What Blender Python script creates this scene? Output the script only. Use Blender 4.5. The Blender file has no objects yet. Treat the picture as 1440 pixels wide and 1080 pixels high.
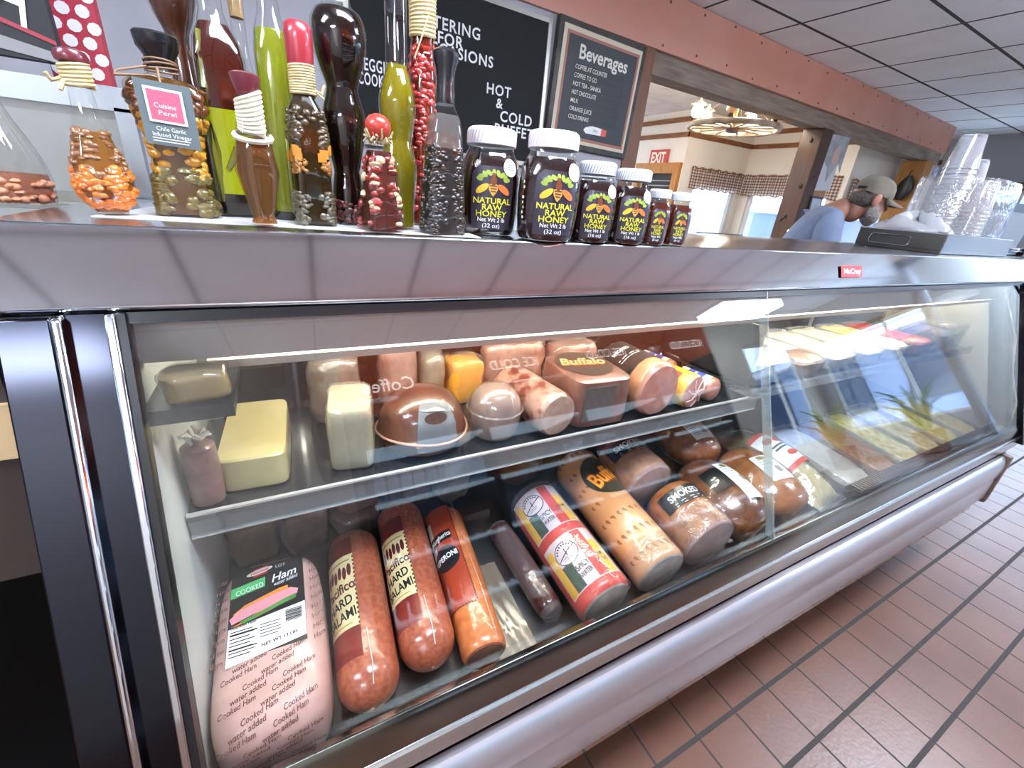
import bpy, bmesh, math, random
from math import sin, cos, pi, radians
from mathutils import Vector, Matrix
random.seed(7)
SC = bpy.context.scene
COL = SC.collection

# ---------------------------------------------------------------- camera
cam_d = bpy.data.cameras.new('camera'); cam = bpy.data.objects.new('camera', cam_d); COL.objects.link(cam)
cam_d.sensor_width = 36.0; cam_d.lens = 602.27 / 1440 * 36; cam_d.clip_start = 0.02; cam_d.clip_end = 200
RT, DN, FW = ((0.882647, -0.462414, 0.084305), (-0.119051, -0.393443, -0.911608), (0.454709, 0.794592, -0.402322))
cam.matrix_world = Matrix(((RT[0], -DN[0], -FW[0], 0), (RT[1], -DN[1], -FW[1], 0), (RT[2], -DN[2], -FW[2], 1.324), (0, 0, 0, 1)))
SC.camera = cam
# ---------------------------------------------------------------- look
vs = SC.view_settings
SC.display_settings.display_device = 'sRGB'
vs.view_transform = 'Standard'; vs.look = 'None'; vs.gamma = 1.0; vs.use_curve_mapping = False
vs.exposure = 0.6
cy = SC.cycles
cy.max_bounces = 12; cy.transparent_max_bounces = 24; cy.glossy_bounces = 6; cy.diffuse_bounces = 4; cy.transmission_bounces = 8
cy.sample_clamp_indirect = 6.0; cy.caustics_reflective = False; cy.caustics_refractive = False
try: cy.use_denoising = True
except Exception: pass
# ---------------------------------------------------------------- daylight outside
W = bpy.data.worlds.new('daylight'); SC.world = W; W.use_nodes = True
bg = W.node_tree.nodes['Background']; bg.inputs[0].default_value = (0.62, 0.78, 1.0, 1); bg.inputs[1].default_value = 7.5

def area(name, loc, size, power, rot=(0, 0, 0), col=(1, 1, 1), portal=False):
    l = bpy.data.lights.new(name, 'AREA'); l.shape = 'RECTANGLE'; l.size, l.size_y = size; l.energy = power; l.color = col
    o = bpy.data.objects.new(name, l); o.location = loc; o.rotation_euler = rot; COL.objects.link(o)
    if portal: l.cycles.is_portal = True
    return o
# the ceiling fixtures' tubes (each sits just under its own diffuser)
FIX = [(-1.6, 0.0), (0.6, 0.1), (3.2, 0.0), (5.4, -2.3), (-1.6, -2.3)]
for i, (fx, fy) in enumerate(FIX):
    area('fluorescent_light', (fx, fy, 2.325), (1.15, 0.40), 13, (0, 0, 0), (0.82, 0.92, 1.0))
# light through the window openings
area('window_portal', (7.68, -1.85, 1.16), (1.48, 1.9), 1, (0, radians(90), 0), portal=True)
area('window_portal', (7.68, 2.07, 1.16), (1.48, 1.35), 1, (0, radians(90), 0), portal=True)
area('door_portal', (5.24, .35, 1.05), (2.05, 1.75), 1, (0, radians(90), 0), portal=True)
area('dining_fill_light', (2.0, 4.3, 2.27), (1.15, .4), 75, (0, 0, 0), (1.0, 0.97, 0.92))  # added out-of-view lamp that brightens the dining room
area('dining_portal', (5.24, 4.24, 1.34), (.84, .64), 1, (radians(-90), 0, 0), portal=True)
area('dining_portal', (5.73, 3.61, 1.34), (.64, 1.02), 1, (0, radians(90), 0), portal=True)
area('front_portal', (6.8, -2.98, 1.26), (1.2, 1.66), 1, (radians(90), 0, 0), portal=True)

# ---------------------------------------------------------------- colour + materials
def L(h):
    h = h.lstrip('#'); o = []
    for i in (0, 2, 4):
        v = int(h[i:i + 2], 16) / 255
        o.append(v / 12.92 if v <= .04045 else ((v + .055) / 1.055) ** 2.4)
    return (*o, 1)
_M = {}
def nodes(name):
    m = bpy.data.materials.new(name); m.use_nodes = True
    nt = m.node_tree
    for n in list(nt.nodes): nt.nodes.remove(n)
    out = nt.nodes.new('ShaderNodeOutputMaterial')
    return m, nt, out
def N(nt, t, **kw):
    n = nt.nodes.new(t)
    for k, v in kw.items():
        if k.startswith('i'):
            n.inputs[int(k[1:]) if k[1:].isdigit() else k].default_value = v
        else: setattr(n, k, v)
    return n
def setin(n, **kw):
    for k, v in kw.items(): n.inputs[k.replace('_', ' ')].default_value = v
def mat(name, col, rough=.5, metal=0.0, col2=None, nscale=20, nlo=.4, nhi=.6, bump=0, bscale=60, coat=0, coatr=.06, spec=.5, emit=None, estr=0, sss=0, stretch=None, aniso=0, detail=4):
    """principled material; col2 mottles the colour with noise, bump wrinkles it"""
    if name in _M: return _M[name]
    m, nt, out = nodes(name)
    p = N(nt, 'ShaderNodeBsdfPrincipled'); nt.links.new(p.outputs[0], out.inputs[0])
    c = L(col) if isinstance(col, str) else col
    p.inputs['Base Color'].default_value = c
    p.inputs['Roughness'].default_value = rough; p.inputs['Metallic'].default_value = metal
    p.inputs['Specular IOR Level'].default_value = spec
    p.inputs['Coat Weight'].default_value = coat; p.inputs['Coat Roughness'].default_value = coatr
    if sss:
        p.inputs['Subsurface Weight'].default_value = sss; p.inputs['Subsurface Scale'].default_value = .01
    if emit:
        p.inputs['Emission Color'].default_value = L(emit); p.inputs['Emission Strength'].default_value = estr
    tc = None
    if col2 or bump:
        tc = N(nt, 'ShaderNodeTexCoord'); src = tc.outputs['Object']
        if stretch:
            mp = N(nt, 'ShaderNodeMapping'); mp.inputs['Scale'].default_value = stretch
            nt.links.new(src, mp.inputs[0]); src = mp.outputs[0]
    if col2:
        n = N(nt, 'ShaderNodeTexNoise'); n.inputs['Scale'].default_value = nscale; n.inputs['Detail'].default_value = detail
        nt.links.new(src, n.inputs['Vector'])
        r = N(nt, 'ShaderNodeValToRGB'); r.color_ramp.elements[0].position = nlo; r.color_ramp.elements[1].position = nhi
        r.color_ramp.elements[0].color = c; r.color_ramp.elements[1].color = L(col2)
        nt.links.new(n.outputs[0], r.inputs[0]); nt.links.new(r.outputs[0], p.inputs['Base Color'])
    if bump:
        n2 = N(nt, 'ShaderNodeTexNoise'); n2.inputs['Scale'].default_value = bscale; n2.inputs['Detail'].default_value = 3
        nt.links.new(src, n2.inputs['Vector'])
        b = N(nt, 'ShaderNodeBump'); b.inputs['Strength'].default_value = bump; b.inputs['Distance'].default_value = .004
        nt.links.new(n2.outputs[0], b.inputs['Height']); nt.links.new(b.outputs[0], p.inputs['Normal'])
        if coat: nt.links.new(b.outputs[0], p.inputs['Coat Normal'])
    _M[name] = m; return m
def glass(name, tint=(1, 1, 1, 1), f0=.045, rough=.0, bump=0, bscale=40, haze=0, hazecol='#ffffff'):
    """see-through sheet: Schlick reflection over a tinted clear body, optional milky haze"""
    if name in _M: return _M[name]
    m, nt, out = nodes(name)
    t = N(nt, 'ShaderNodeBsdfTransparent'); t.inputs[0].default_value = tint if not isinstance(tint, str) else L(tint)
    g = N(nt, 'ShaderNodeBsdfGlossy'); g.inputs['Roughness'].default_value = rough
    lw = N(nt, 'ShaderNodeLayerWeight'); lw.inputs[0].default_value = .5
    pw = N(nt, 'ShaderNodeMath', operation='POWER'); pw.inputs[1].default_value = 5
    nt.links.new(lw.outputs['Facing'], pw.inputs[0])
    ma = N(nt, 'ShaderNodeMath', operation='MULTIPLY_ADD'); ma.inputs[1].default_value = 1 - f0; ma.inputs[2].default_value = f0
    nt.links.new(pw.outputs[0], ma.inputs[0])
    if bump:
        tc = N(nt, 'ShaderNodeTexCoord'); n2 = N(nt, 'ShaderNodeTexNoise'); n2.inputs['Scale'].default_value = bscale; n2.inputs['Detail'].default_value = 3
        nt.links.new(tc.outputs['Object'], n2.inputs['Vector'])
        b = N(nt, 'ShaderNodeBump'); b.inputs['Strength'].default_value = bump; b.inputs['Distance'].default_value = .005
        nt.links.new(n2.outputs[0], b.inputs['Height'])
        nt.links.new(b.outputs[0], g.inputs['Normal']); nt.links.new(b.outputs[0], lw.inputs['Normal'])
    body = t.outputs[0]
    if haze:
        d = N(nt, 'ShaderNodeBsdfDiffuse'); d.inputs[0].default_value = L(hazecol)
        mh = N(nt, 'ShaderNodeMixShader'); mh.inputs[0].default_value = haze
        nt.links.new(t.outputs[0], mh.inputs[1]); nt.links.new(d.outputs[0], mh.inputs[2]); body = mh.outputs[0]
    mx = N(nt, 'ShaderNodeMixShader'); nt.links.new(ma.outputs[0], mx.inputs[0])
    nt.links.new(body, mx.inputs[1]); nt.links.new(g.outputs[0], mx.inputs[2]); nt.links.new(mx.outputs[0], out.inputs[0])
    _M[name] = m; return m
def emis(name, col, s):
    if name in _M: return _M[name]
    m, nt, out = nodes(name); e = N(nt, 'ShaderNodeEmission'); e.inputs[0].default_value = L(col); e.inputs[1].default_value = s
    nt.links.new(e.outputs[0], out.inputs[0]); _M[name] = m; return m
def grid_mat(name, col, col2, line, px, py, wx, wy, ox, oy, yaw, rough, bump=0, spec=.5, nscale=3):
    """rectangular tiles px*py with line widths wx (between columns) and wy (between rows)"""
    m, nt, out = nodes(name)
    p = N(nt, 'ShaderNodeBsdfPrincipled'); nt.links.new(p.outputs[0], out.inputs[0]); p.inputs['Roughness'].default_value = rough
    p.inputs['Specular IOR Level'].default_value = spec
    tc = N(nt, 'ShaderNodeTexCoord'); mp = N(nt, 'ShaderNodeMapping', vector_type='TEXTURE')
    mp.inputs['Location'].default_value = (ox, oy, 0); mp.inputs['Rotation'].default_value = (0, 0, yaw)
    nt.links.new(tc.outputs['Object'], mp.inputs[0]); sx = N(nt, 'ShaderNodeSeparateXYZ'); nt.links.new(mp.outputs[0], sx.inputs[0])
    ms = []
    for ax, (per, w) in enumerate(((px, wx), (py, wy))):
        d = N(nt, 'ShaderNodeMath', operation='DIVIDE'); d.inputs[1].default_value = per; nt.links.new(sx.outputs[ax], d.inputs[0])
        a = N(nt, 'ShaderNodeMath', operation='ADD'); a.inputs[1].default_value = .5; nt.links.new(d.outputs[0], a.inputs[0])
        f = N(nt, 'ShaderNodeMath', operation='FLOORED_MODULO'); f.inputs[1].default_value = 1; nt.links.new(a.outputs[0], f.inputs[0])
        s = N(nt, 'ShaderNodeMath', operation='SUBTRACT'); s.inputs[1].default_value = .5; nt.links.new(f.outputs[0], s.inputs[0])
        b = N(nt, 'ShaderNodeMath', operation='ABSOLUTE'); nt.links.new(s.outputs[0], b.inputs[0])
        l = N(nt, 'ShaderNodeMath', operation='LESS_THAN'); l.inputs[1].default_value = w / per / 2; nt.links.new(b.outputs[0], l.inputs[0]); ms.append(l)
    mx = N(nt, 'ShaderNodeMath', operation='MAXIMUM'); nt.links.new(ms[0].outputs[0], mx.inputs[0]); nt.links.new(ms[1].outputs[0], mx.inputs[1])
    nz = N(nt, 'ShaderNodeTexNoise'); nz.inputs['Scale'].default_value = nscale; nz.inputs['Detail'].default_value = 5
    nt.links.new(tc.outputs['Object'], nz.inputs['Vector'])
    r = N(nt, 'ShaderNodeValToRGB'); r.color_ramp.elements[0].position = .35; r.color_ramp.elements[1].position = .65
    r.color_ramp.elements[0].color = L(col); r.color_ramp.elements[1].color = L(col2); nt.links.new(nz.outputs[0], r.inputs[0])
    mc = N(nt, 'ShaderNodeMix', data_type='RGBA'); nt.links.new(mx.outputs[0], mc.inputs[0]); nt.links.new(r.outputs[0], mc.inputs[6]); mc.inputs[7].default_value = L(line)
    nt.links.new(mc.outputs[2], p.inputs['Base Color'])
    hm = N(nt, 'ShaderNodeMath', operation='MULTIPLY_ADD'); hm.inputs[1].default_value = -1; nt.links.new(mx.outputs[0], hm.inputs[0])
    n3 = N(nt, 'ShaderNodeTexNoise'); n3.inputs['Scale'].default_value = 90; nt.links.new(tc.outputs['Object'], n3.inputs['Vector'])
    hs = N(nt, 'ShaderNodeMath', operation='MULTIPLY'); hs.inputs[1].default_value = bump; nt.links.new(n3.outputs[0], hs.inputs[0]); nt.links.new(hs.outputs[0], hm.inputs[2])
    b = N(nt, 'ShaderNodeBump'); b.inputs['Strength'].default_value = .5; b.inputs['Distance'].default_value = .003
    nt.links.new(hm.outputs[0], b.inputs['Height']); nt.links.new(b.outputs[0], p.inputs['Normal'])
    rr = N(nt, 'ShaderNodeMath', operation='MULTIPLY_ADD'); rr.inputs[1].default_value = .5; rr.inputs[2].default_value = rough
    nt.links.new(mx.outputs[0], rr.inputs[0]); nt.links.new(rr.outputs[0], p.inputs['Roughness'])
    _M[name] = m; return m

# ---------------------------------------------------------------- mesh builder
class MB:
    def __init__(s): s.v, s.f, s.mi, s.m = [], [], [], 0
    def add(s, V, F):
        k = len(s.v); s.v += [tuple(v) for v in V]; s.f += [tuple(i + k for i in f) for f in F]; s.mi += [s.m] * len(F); return s
    def use(s, i): s.m = i; return s
    def box(s, a, b, bev=0.0):
        x0, y0, z0 = a; x1, y1, z1 = b
        if bev <= 0:
            return s.add([(x0, y0, z0), (x1, y0, z0), (x1, y1, z0), (x0, y1, z0), (x0, y0, z1), (x1, y0, z1), (x1, y1, z1), (x0, y1, z1)],
                         [(0, 3, 2, 1), (4, 5, 6, 7), (0, 1, 5, 4), (1, 2, 6, 5), (2, 3, 7, 6), (3, 0, 4, 7)])
        bm = bmesh.new(); bmesh.ops.create_cube(bm, size=1)
        for v in bm.verts: v.co = Vector(((x0 + x1) / 2 + v.co.x * (x1 - x0), (y0 + y1) / 2 + v.co.y * (y1 - y0), (z0 + z1) / 2 + v.co.z * (z1 - z0)))
        bmesh.ops.bevel(bm, geom=bm.edges[:], offset=bev, segments=2, affect='EDGES', profile=.6)
        bm.verts.index_update(); s.add([v.co[:] for v in bm.verts], [[v.index for v in f.verts] for f in bm.faces]); bm.free(); return s
    def prism(s, poly, a, b, axis=0):
        """polygon (two coords) extruded along axis from a to b; coords are the other two axes in order"""
        n = len(poly); V = []
        for t in (a, b):
            for p in poly: V.append((t, p[0], p[1]) if axis == 0 else ((p[0], t, p[1]) if axis == 1 else (p[0], p[1], t)))
        F = [(i, (i + 1) % n, n + (i + 1) % n, n + i) for i in range(n)] + [tuple(range(n))[::-1], tuple(range(n, 2 * n))]
        return s.add(V, F)
    def loft(s, rings, cap=True, closed=True):
        n = len(rings[0]); V = [p for r in rings for p in r]; F = []
        for i in range(len(rings) - 1):
            for j in range(n if closed else n - 1):
                F.append((i * n + j, i * n + (j + 1) % n, (i + 1) * n + (j + 1) % n, (i + 1) * n + j))
        if cap: F += [tuple(range(n))[::-1], tuple(range((len(rings) - 1) * n, len(rings) * n))]
        return s.add(V, F)
    def lathe(s, prof, seg=24, c=(0, 0, 0), sx=1, sy=1, tw=0, shape=None):
        """prof: (r, z) pairs; shape(th) scales the radius round the axis"""
        R = []
        for k, (r, z) in enumerate(prof):
            r = max(r, 1e-5)
            R.append([(c[0] + sx * r * (shape(t) if shape else 1) * cos(t), c[1] + sy * r * (shape(t) if shape else 1) * sin(t), c[2] + z) for t in [2 * pi * j / seg for j in range(seg)]])
        return s.loft(R)
    def tube(s, pts, r, seg=8, closed=False):
        pts = [Vector(p) for p in pts]; R = []; n = len(pts); up = Vector((0, 0, 1))
        for i, p in enumerate(pts):
            d = (pts[(i + 1) % n] - pts[i - 1]) if closed else (pts[min(i + 1, n - 1)] - pts[max(i - 1, 0)])
            d.normalize(); a = d.cross(up)
            if a.length < 1e-3: a = d.cross(Vector((1, 0, 0)))
            a.normalize(); b = a.cross(d); rr = r[i] if isinstance(r, (list, tuple)) else r
            R.append([p + (a * cos(t) + b * sin(t)) * rr for t in [2 * pi * j / seg for j in range(seg)]])
        if closed: R.append(R[0]); return s.loft(R, cap=False)
        return s.loft(R)
    def ball(s, c, r, seg=12, rings=8, sc=(1, 1, 1), jit=0):
        V = []; F = []
        R = []
        for i in range(rings + 1):
            ph = pi * i / rings; rr = max(sin(ph), 1e-4); ring = []
            for j in range(seg):
                t = 2 * pi * j / seg; k = 1 + (random.uniform(-jit, jit) if jit else 0)
                ring.append((c[0] + r * sc[0] * rr * cos(t) * k, c[1] + r * sc[1] * rr * sin(t) * k, c[2] - r * sc[2] * cos(ph) * k))
            R.append(ring)
        return s.loft(R)
    def build(s, name, mats, parent=None, smooth=40, jit=0):
        me = bpy.data.meshes.new(name); me.from_pydata(s.v, [], s.f)
        for m in (mats if isinstance(mats, (list, tuple)) else [mats]): me.materials.append(m)
        me.polygons.foreach_set('material_index', s.mi)
        bm = bmesh.new(); bm.from_mesh(me); bmesh.ops.remove_doubles(bm, verts=bm.verts, dist=1e-6)
        if s.fixn: bmesh.ops.recalc_face_normals(bm, faces=bm.faces)
        bm.to_mesh(me); bm.free()
        if smooth:
            me.shade_smooth(); me.set_sharp_from_angle(angle=radians(smooth))
        me.update()
        o = bpy.data.objects.new(name, me); COL.objects.link(o)
        if parent: o.parent = parent
        return o
    fixn = True
def mod(o, t, **kw):
    m = o.modifiers.new(t.lower(), t)
    for k, v in kw.items(): setattr(m, k, v)
    return m
def tag(o, label=None, cat=None, group=None, kind=None):
    if label: o['label'] = label
    if cat: o['category'] = cat
    if group: o['group'] = group
    if kind: o['kind'] = kind
    return o
def thing(name, loc, label, cat, rz=0, group=None, rot=None):
    o = bpy.data.objects.new(name, None); o.empty_display_size = .05; COL.objects.link(o); o.location = loc
    o.rotation_euler = rot if rot else (0, 0, rz); return tag(o, label, cat, group)
def struct(o): return tag(o, kind='structure')
# ---------------------------------------------------------------- lettering
_fc = {}
def glyphs(txt, bold=0.0, shear=0.0, space=1.0):
    k = (txt, bold, shear, space)
    if k not in _fc:
        cu = bpy.data.curves.new('lettering', 'FONT'); cu.body = txt; cu.size = 1; cu.resolution_u = 3; cu.offset = bold; cu.shear = shear; cu.space_character = space
        o = bpy.data.objects.new('lettering', cu); COL.objects.link(o)
        dg = bpy.context.evaluated_depsgraph_get(); me = o.evaluated_get(dg).to_mesh()
        V = [(v.co.x, v.co.y) for v in me.vertices]; F = [tuple(p.vertices) for p in me.polygons]
        o.evaluated_get(dg).to_mesh_clear(); bpy.data.objects.remove(o); bpy.data.curves.remove(cu)
        xs = [v[0] for v in V] or [0]; ys = [v[1] for v in V] or [0]
        _fc[k] = (V, F, min(xs), max(xs), min(ys), max(ys))
    return _fc[k]
def write(mb, S, txt, u, v, h, w=None, off=.0004, bold=.0, ang=0, align='c', shear=0, space=1.0, mirror=False):
    """letters of cap height about h centred at (u, v) of the surface map S(u, v, off)"""
    V, F, x0, x1, y0, y1 = glyphs(txt, bold, shear, space)
    sy = h / .7; sx = (w / (x1 - x0)) if w else sy
    cx = {'c': (x0 + x1) / 2, 'l': x0, 'r': x1}[align]; ca, sa = cos(ang), sin(ang); P = []
    for x, y in V:
        a = (x - cx) * sx * (-1 if mirror else 1); b = (y - .35) * sy
        P.append(S(u + a * ca - b * sa, v + a * sa + b * ca, off))
    mb.add(P, F); return mb
def patch(mb, S, u0, u1, v0, v1, nu=8, nv=4, off=.0003, round_=0, skew=0):
    V = []
    for i in range(nv + 1):
        for j in range(nu + 1):
            V.append(S(u0 + (u1 - u0) * j / nu, v0 + (v1 - v0) * i / nv + skew * (j / nu - .5), off))
    F = [(i * (nu + 1) + j, i * (nu + 1) + j + 1, (i + 1) * (nu + 1) + j + 1, (i + 1) * (nu + 1) + j) for i in range(nv) for j in range(nu)]
    mb.add(V, F); return mb
def blob(mb, S, pts, off=.0004):
    """filled outline on a surface: fan of a polygon of (u, v) points"""
    n = len(pts); c = (sum(p[0] for p in pts) / n, sum(p[1] for p in pts) / n)
    big = max(max(abs(p[0] - c[0]), abs(p[1] - c[1])) for p in pts); m = 1 if big < .006 else (2 if big < .014 else 5)
    V = [S(c[0], c[1], off)]; F = [(0, 1 + i, 1 + (i + 1) % n) for i in range(n)]
    for k in range(1, m + 1):
        V += [S(c[0] + (p[0] - c[0]) * k / m, c[1] + (p[1] - c[1]) * k / m, off) for p in pts]
        if k > 1: F += [(1 + (k - 2) * n + i, 1 + (k - 1) * n + i, 1 + (k - 1) * n + (i + 1) % n, 1 + (k - 2) * n + (i + 1) % n) for i in range(n)]
    mb.add(V, F); return mb
def ell(u, v, a, b, n=20, ang=0):
    return [(u + a * cos(t) * cos(ang) - b * sin(t) * sin(ang), v + a * cos(t) * sin(ang) + b * sin(t) * cos(ang)) for t in [2 * pi * i / n for i in range(n)]]
def plane(o, ux, vx):
    """flat surface map: origin o, unit directions ux, vx"""
    o, ux, vx = Vector(o), Vector(ux).normalized(), Vector(vx).normalized(); n = ux.cross(vx)
    return lambda u, v, off=0: o + ux * u + vx * v + n * off
def cyl(r, zc=None):
    """log lying along local Y with its nose at y=0, resting on z=0: u runs over the top to the right, v runs to the back"""
    zc = r if zc is None else zc
    return lambda u, v, off=0: Vector(((r + off) * sin(u / r), v, zc + (r + off) * cos(u / r)))
def flatmb(): 
    m = MB(); m.fixn = False; return m
# ================================================================ the room
WALL = mat('wall_paint', '#aaa9ad', .7, col2='#a4a3a8', nscale=4, bump=.08, bscale=120)
CREAM = mat('dining_paint', '#e4ddd2', .7, col2='#dfd8cc', nscale=3, bump=.06, bscale=90)
WHITE = mat('white_paint', '#dcdcdc', .6)
STUCCO = mat('white_stucco', '#e0dcda', .8, col2='#d2cdca', nscale=6, bump=.5, bscale=45)
WOODB = mat('brown_wood', '#7a4a26', .45, col2='#5e3619', nscale=9, nlo=.3, nhi=.75, stretch=(6, 6, .6), bump=.05, bscale=30, coat=.15, coatr=.3)
WOODL = mat('honey_pine', '#b07a3c', .45, col2='#9a6428', nscale=8, nlo=.3, nhi=.7, stretch=(5, 5, .6), coat=.15, coatr=.3)
WOODG = mat('weathered_wood', '#8f8070', .75, col2='#6f6153', nscale=7, nlo=.3, nhi=.7, stretch=(.5, 6, 6), bump=.2, bscale=25)
TRIMW = mat('trim_wood', '#8a5a34', .5, col2='#75482a', nscale=8, stretch=(1, 1, 4))
ORANGE = mat('orange_laminate', '#c68e7a', .4, col2='#c08570', nscale=2, spec=.6)
FLOOR = grid_mat('quarry_tile', '#6d4a3a', '#5f3f31', '#332d29', .155, .155, .0065, .0125, 1.3417, 0.3231, 0.00956, .33, bump=.35, spec=.55)
CEIL = grid_mat('ceiling_tile', '#eef2f6', '#e6eaee', '#3e3e42', .600, .612, .020, .022, 3.098, 2.19, .025, .85, bump=2.2)
NEG = 'structure'
def plate(name, a, b, m, bev=0):
    return struct(MB().box(a, b, bev).build(name, m, smooth=0))
def pp(x, off=0, z=0):            # a point on the partition line (it runs a little askew to the case)
    ux, uy = cos(.057), sin(.057); d = (x - 2.3) / ux
    return (x - uy * off, 2.44 + d * uy + ux * off, z)
def pbox(mb, x0, x1, o0, o1, z0, z1):
    a, b, c, d = pp(x0, o0), pp(x1, o0), pp(x1, o1), pp(x0, o1)
    V = [(p[0], p[1], z) for z in (z0, z1) for p in (a, b, c, d)]
    return mb.add(V, [(0, 3, 2, 1), (4, 5, 6, 7), (0, 1, 5, 4), (1, 2, 6, 5), (2, 3, 7, 6), (3, 0, 4, 7)])
plate('floor', (-3.3, -3.0, -.1), (7.9, 7.0, 0), FLOOR)
mb = MB(); mb.add([(-3.3, -3.0, 2.46), (7.8, -3.0, 2.46), (7.8, 2.78, 2.46), (-3.3, 2.15, 2.46), (-3.3, -3.0, 2.56), (7.8, -3.0, 2.56), (7.8, 2.78, 2.56), (-3.3, 2.15, 2.56)],
    [(0, 3, 2, 1), (4, 5, 6, 7), (0, 1, 5, 4), (1, 2, 6, 5), (2, 3, 7, 6), (3, 0, 4, 7)]); struct(mb.build('ceiling', CEIL, smooth=0))
mb = MB(); mb.add([(-3.3, 2.15, 2.42), (7.9, 2.78, 2.42), (7.9, 7.0, 2.42), (-3.3, 7.0, 2.42), (-3.3, 2.15, 2.56), (7.9, 2.78, 2.56), (7.9, 7.0, 2.56), (-3.3, 7.0, 2.56)],
    [(0, 3, 2, 1), (4, 5, 6, 7), (0, 1, 5, 4), (1, 2, 6, 5), (2, 3, 7, 6), (3, 0, 4, 7)]); struct(mb.build('ceiling_dining', STUCCO, smooth=0))
plate('wall_left', (-3.4, -3.0, 0), (-3.3, 7.0, 2.5), WALL)

# the wall behind the counter with its wide opening
struct(pbox(MB(), -3.2, 2.10, 0, .12, 0, 2.46).build('wall_partition', WALL, smooth=0))
struct(pbox(MB(), 2.10, 7.0, 0, .14, 0, 1.10).build('wall_half', CREAM, smooth=0))
struct(pbox(MB(), 2.10, 7.0, -.06, .22, 1.10, 1.125).build('trim_1', WHITE, smooth=0))
struct(pbox(MB(), 2.04, 2.16, -.012, .15, 1.1, 2.2).build('trim_2', WOODB, smooth=0))
struct(pbox(MB(), 1.0, 7.06, -.02, .012, 2.19, 2.458).build('trim_3', ORANGE, smooth=0))
mb = MB()
for k in range(16):                                            # nail heads along the laminate
    for z in (2.225, 2.43):
        q = pp(2.2 + k * .31, -.021, z + .01 * ((k * 7) % 3 - 1)); mb.box((q[0] - .006, q[1] - .002, q[2] - .006), (q[0] + .006, q[1] + .003, q[2] + .006))
struct(mb.build('trim_4', mat('nail', '#4d3a35', .5), smooth=0))
struct(pbox(MB(), 2.16, 7.06, .013, .15, 2.075, 2.42).build('trim_5', WOODG, smooth=0))
# posts in the opening
def post(name, x0, x1, o0, o1, m, z0=1.126, z1=2.074):
    mb = MB(); pbox(mb, x0, x1, o0, o1, z0, z1); o = mb.build(name, m, smooth=0); mod(o, 'BEVEL', width=.006, segments=2); return struct(o)
post('trim_6', 4.27, 4.44, -.03, .15, mat('dark_post_wood', '#452814', .5, col2='#321b0b', nscale=7, nlo=.3, nhi=.75, stretch=(5, 5, .5), bump=.08, bscale=25))
post('trim_7', 6.60, 6.80, -.04, .20, WOODL)
mb = MB()
for (x, o, z, r) in ((4.262, .02, 1.62, .018), (4.262, .07, 1.36, .016), (4.262, .05, 1.98, .014), (4.262, .1, 1.33, .015), (4.35, -.036, 1.7, .012)):
    q = pp(x, o, z); mb.ball(q, r, 10, 6, (.25, .8, 1.3) if x < 4.3 else (.8, .25, 1.3))
struct(mb.build('trim_8', mat('wood_knot', '#2c170a', .6)))
# dining room walls with window openings
def wall_x(name, X, th, y0, y1, z1, win, m):               # wall of constant X, win = (ya, yb, za, zb)
    mb = MB(); a, b = X, X + th
    if win:
        ya, yb, za, zb = win
        mb.box((a, y0, 0), (b, y1, za)).box((a, y0, zb), (b, y1, z1)).box((a, y0, za), (b, ya, zb)).box((a, yb, za), (b, y1, zb))
    else: mb.box((a, y0, 0), (b, y1, z1))
    return struct(mb.build(name, m, smooth=0))
def wall_y(name, Y, th, x0, x1, z1, win, m):
    mb = MB(); a, b = Y, Y + th
    if win:
        xa, xb, za, zb = win
        mb.box((x0, a, 0), (x1, b, za)).box((x0, a, zb), (x1, b, z1)).box((x0, a, za), (xa, b, zb)).box((xb, a, za), (x1, b, zb))
    else: mb.box((x0, a, 0), (x1, b, z1))
    return struct(mb.build(name, m, smooth=0))
wall_x('wall_dining_side', 4.55, .12, 4.25, 6.4, 2.42, (4.33, 4.95, .02, 1.74), CREAM)
wall_y('wall_dining_window', 4.25, .12, 4.67, 5.86, 2.42, (4.82, 5.66, 1.02, 1.66), CREAM)
wall_x('wall_dining_right', 5.74, .12, 2.95, 4.25, 2.42, (3.1, 4.12, 1.02, 1.66), CREAM)
wall_y('wall_dining_near', 2.95, .12, 5.86, 7.7, 2.42, (6.0, 7.3, 1.02, 1.66), CREAM)
wall_y('wall_dining_back', 6.4, .12, -3.3, 4.67, 2.42, (3.4, 4.3, .9, 2.0), CREAM)
TR = []
mb = MB()
for z, h in ((2.30, .05), (2.14, .05)):
    mb.box((4.53, 4.23, z), (4.552, 6.4, z + h)).box((4.53, 4.228, z), (5.74, 4.252, z + h)).box((5.718, 2.93, z), (5.742, 4.25, z + h)).box((5.72, 2.928, z), (7.7, 2.952, z + h)).box((-3.2, 6.378, z), (4.55, 6.4, z + h))
struct(mb.build('trim_9', TRIMW, smooth=0))
PANE = glass('window_glass', (.97, .99, 1, 1), .04)
def window(name, axis, c, a0, a1, z0, z1, th=.04, bars=1, m=WHITE):
    mb = MB(); w = .035
    def bx(p0, p1, q0, q1):
        if axis == 'x': mb.box((c - th / 2, p0, q0), (c + th / 2, p1, q1))
        else: mb.box((p0, c - th / 2, q0), (p1, c + th / 2, q1))
    bx(a0, a1, z0, z0 + w); bx(a0, a1, z1 - w, z1); bx(a0, a0 + w, z0, z1); bx(a1 - w, a1, z0, z1)
    for k in range(bars):
        t = a0 + (a1 - a0) * (k + 1) / (bars + 1); bx(t - w / 2, t + w / 2, z0, z1)
    f = struct(mb.build(name, m, smooth=0)); g = MB()
    if axis == 'x': g.box((c - .004, a0 + w, z0 + w), (c + .004, a1 - w, z1 - w))
    else: g.box((a0 + w, c - .004, z0 + w), (a1 - w, c + .004, z1 - w))
    g.build('pane', PANE, f, smooth=0); return f
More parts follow.
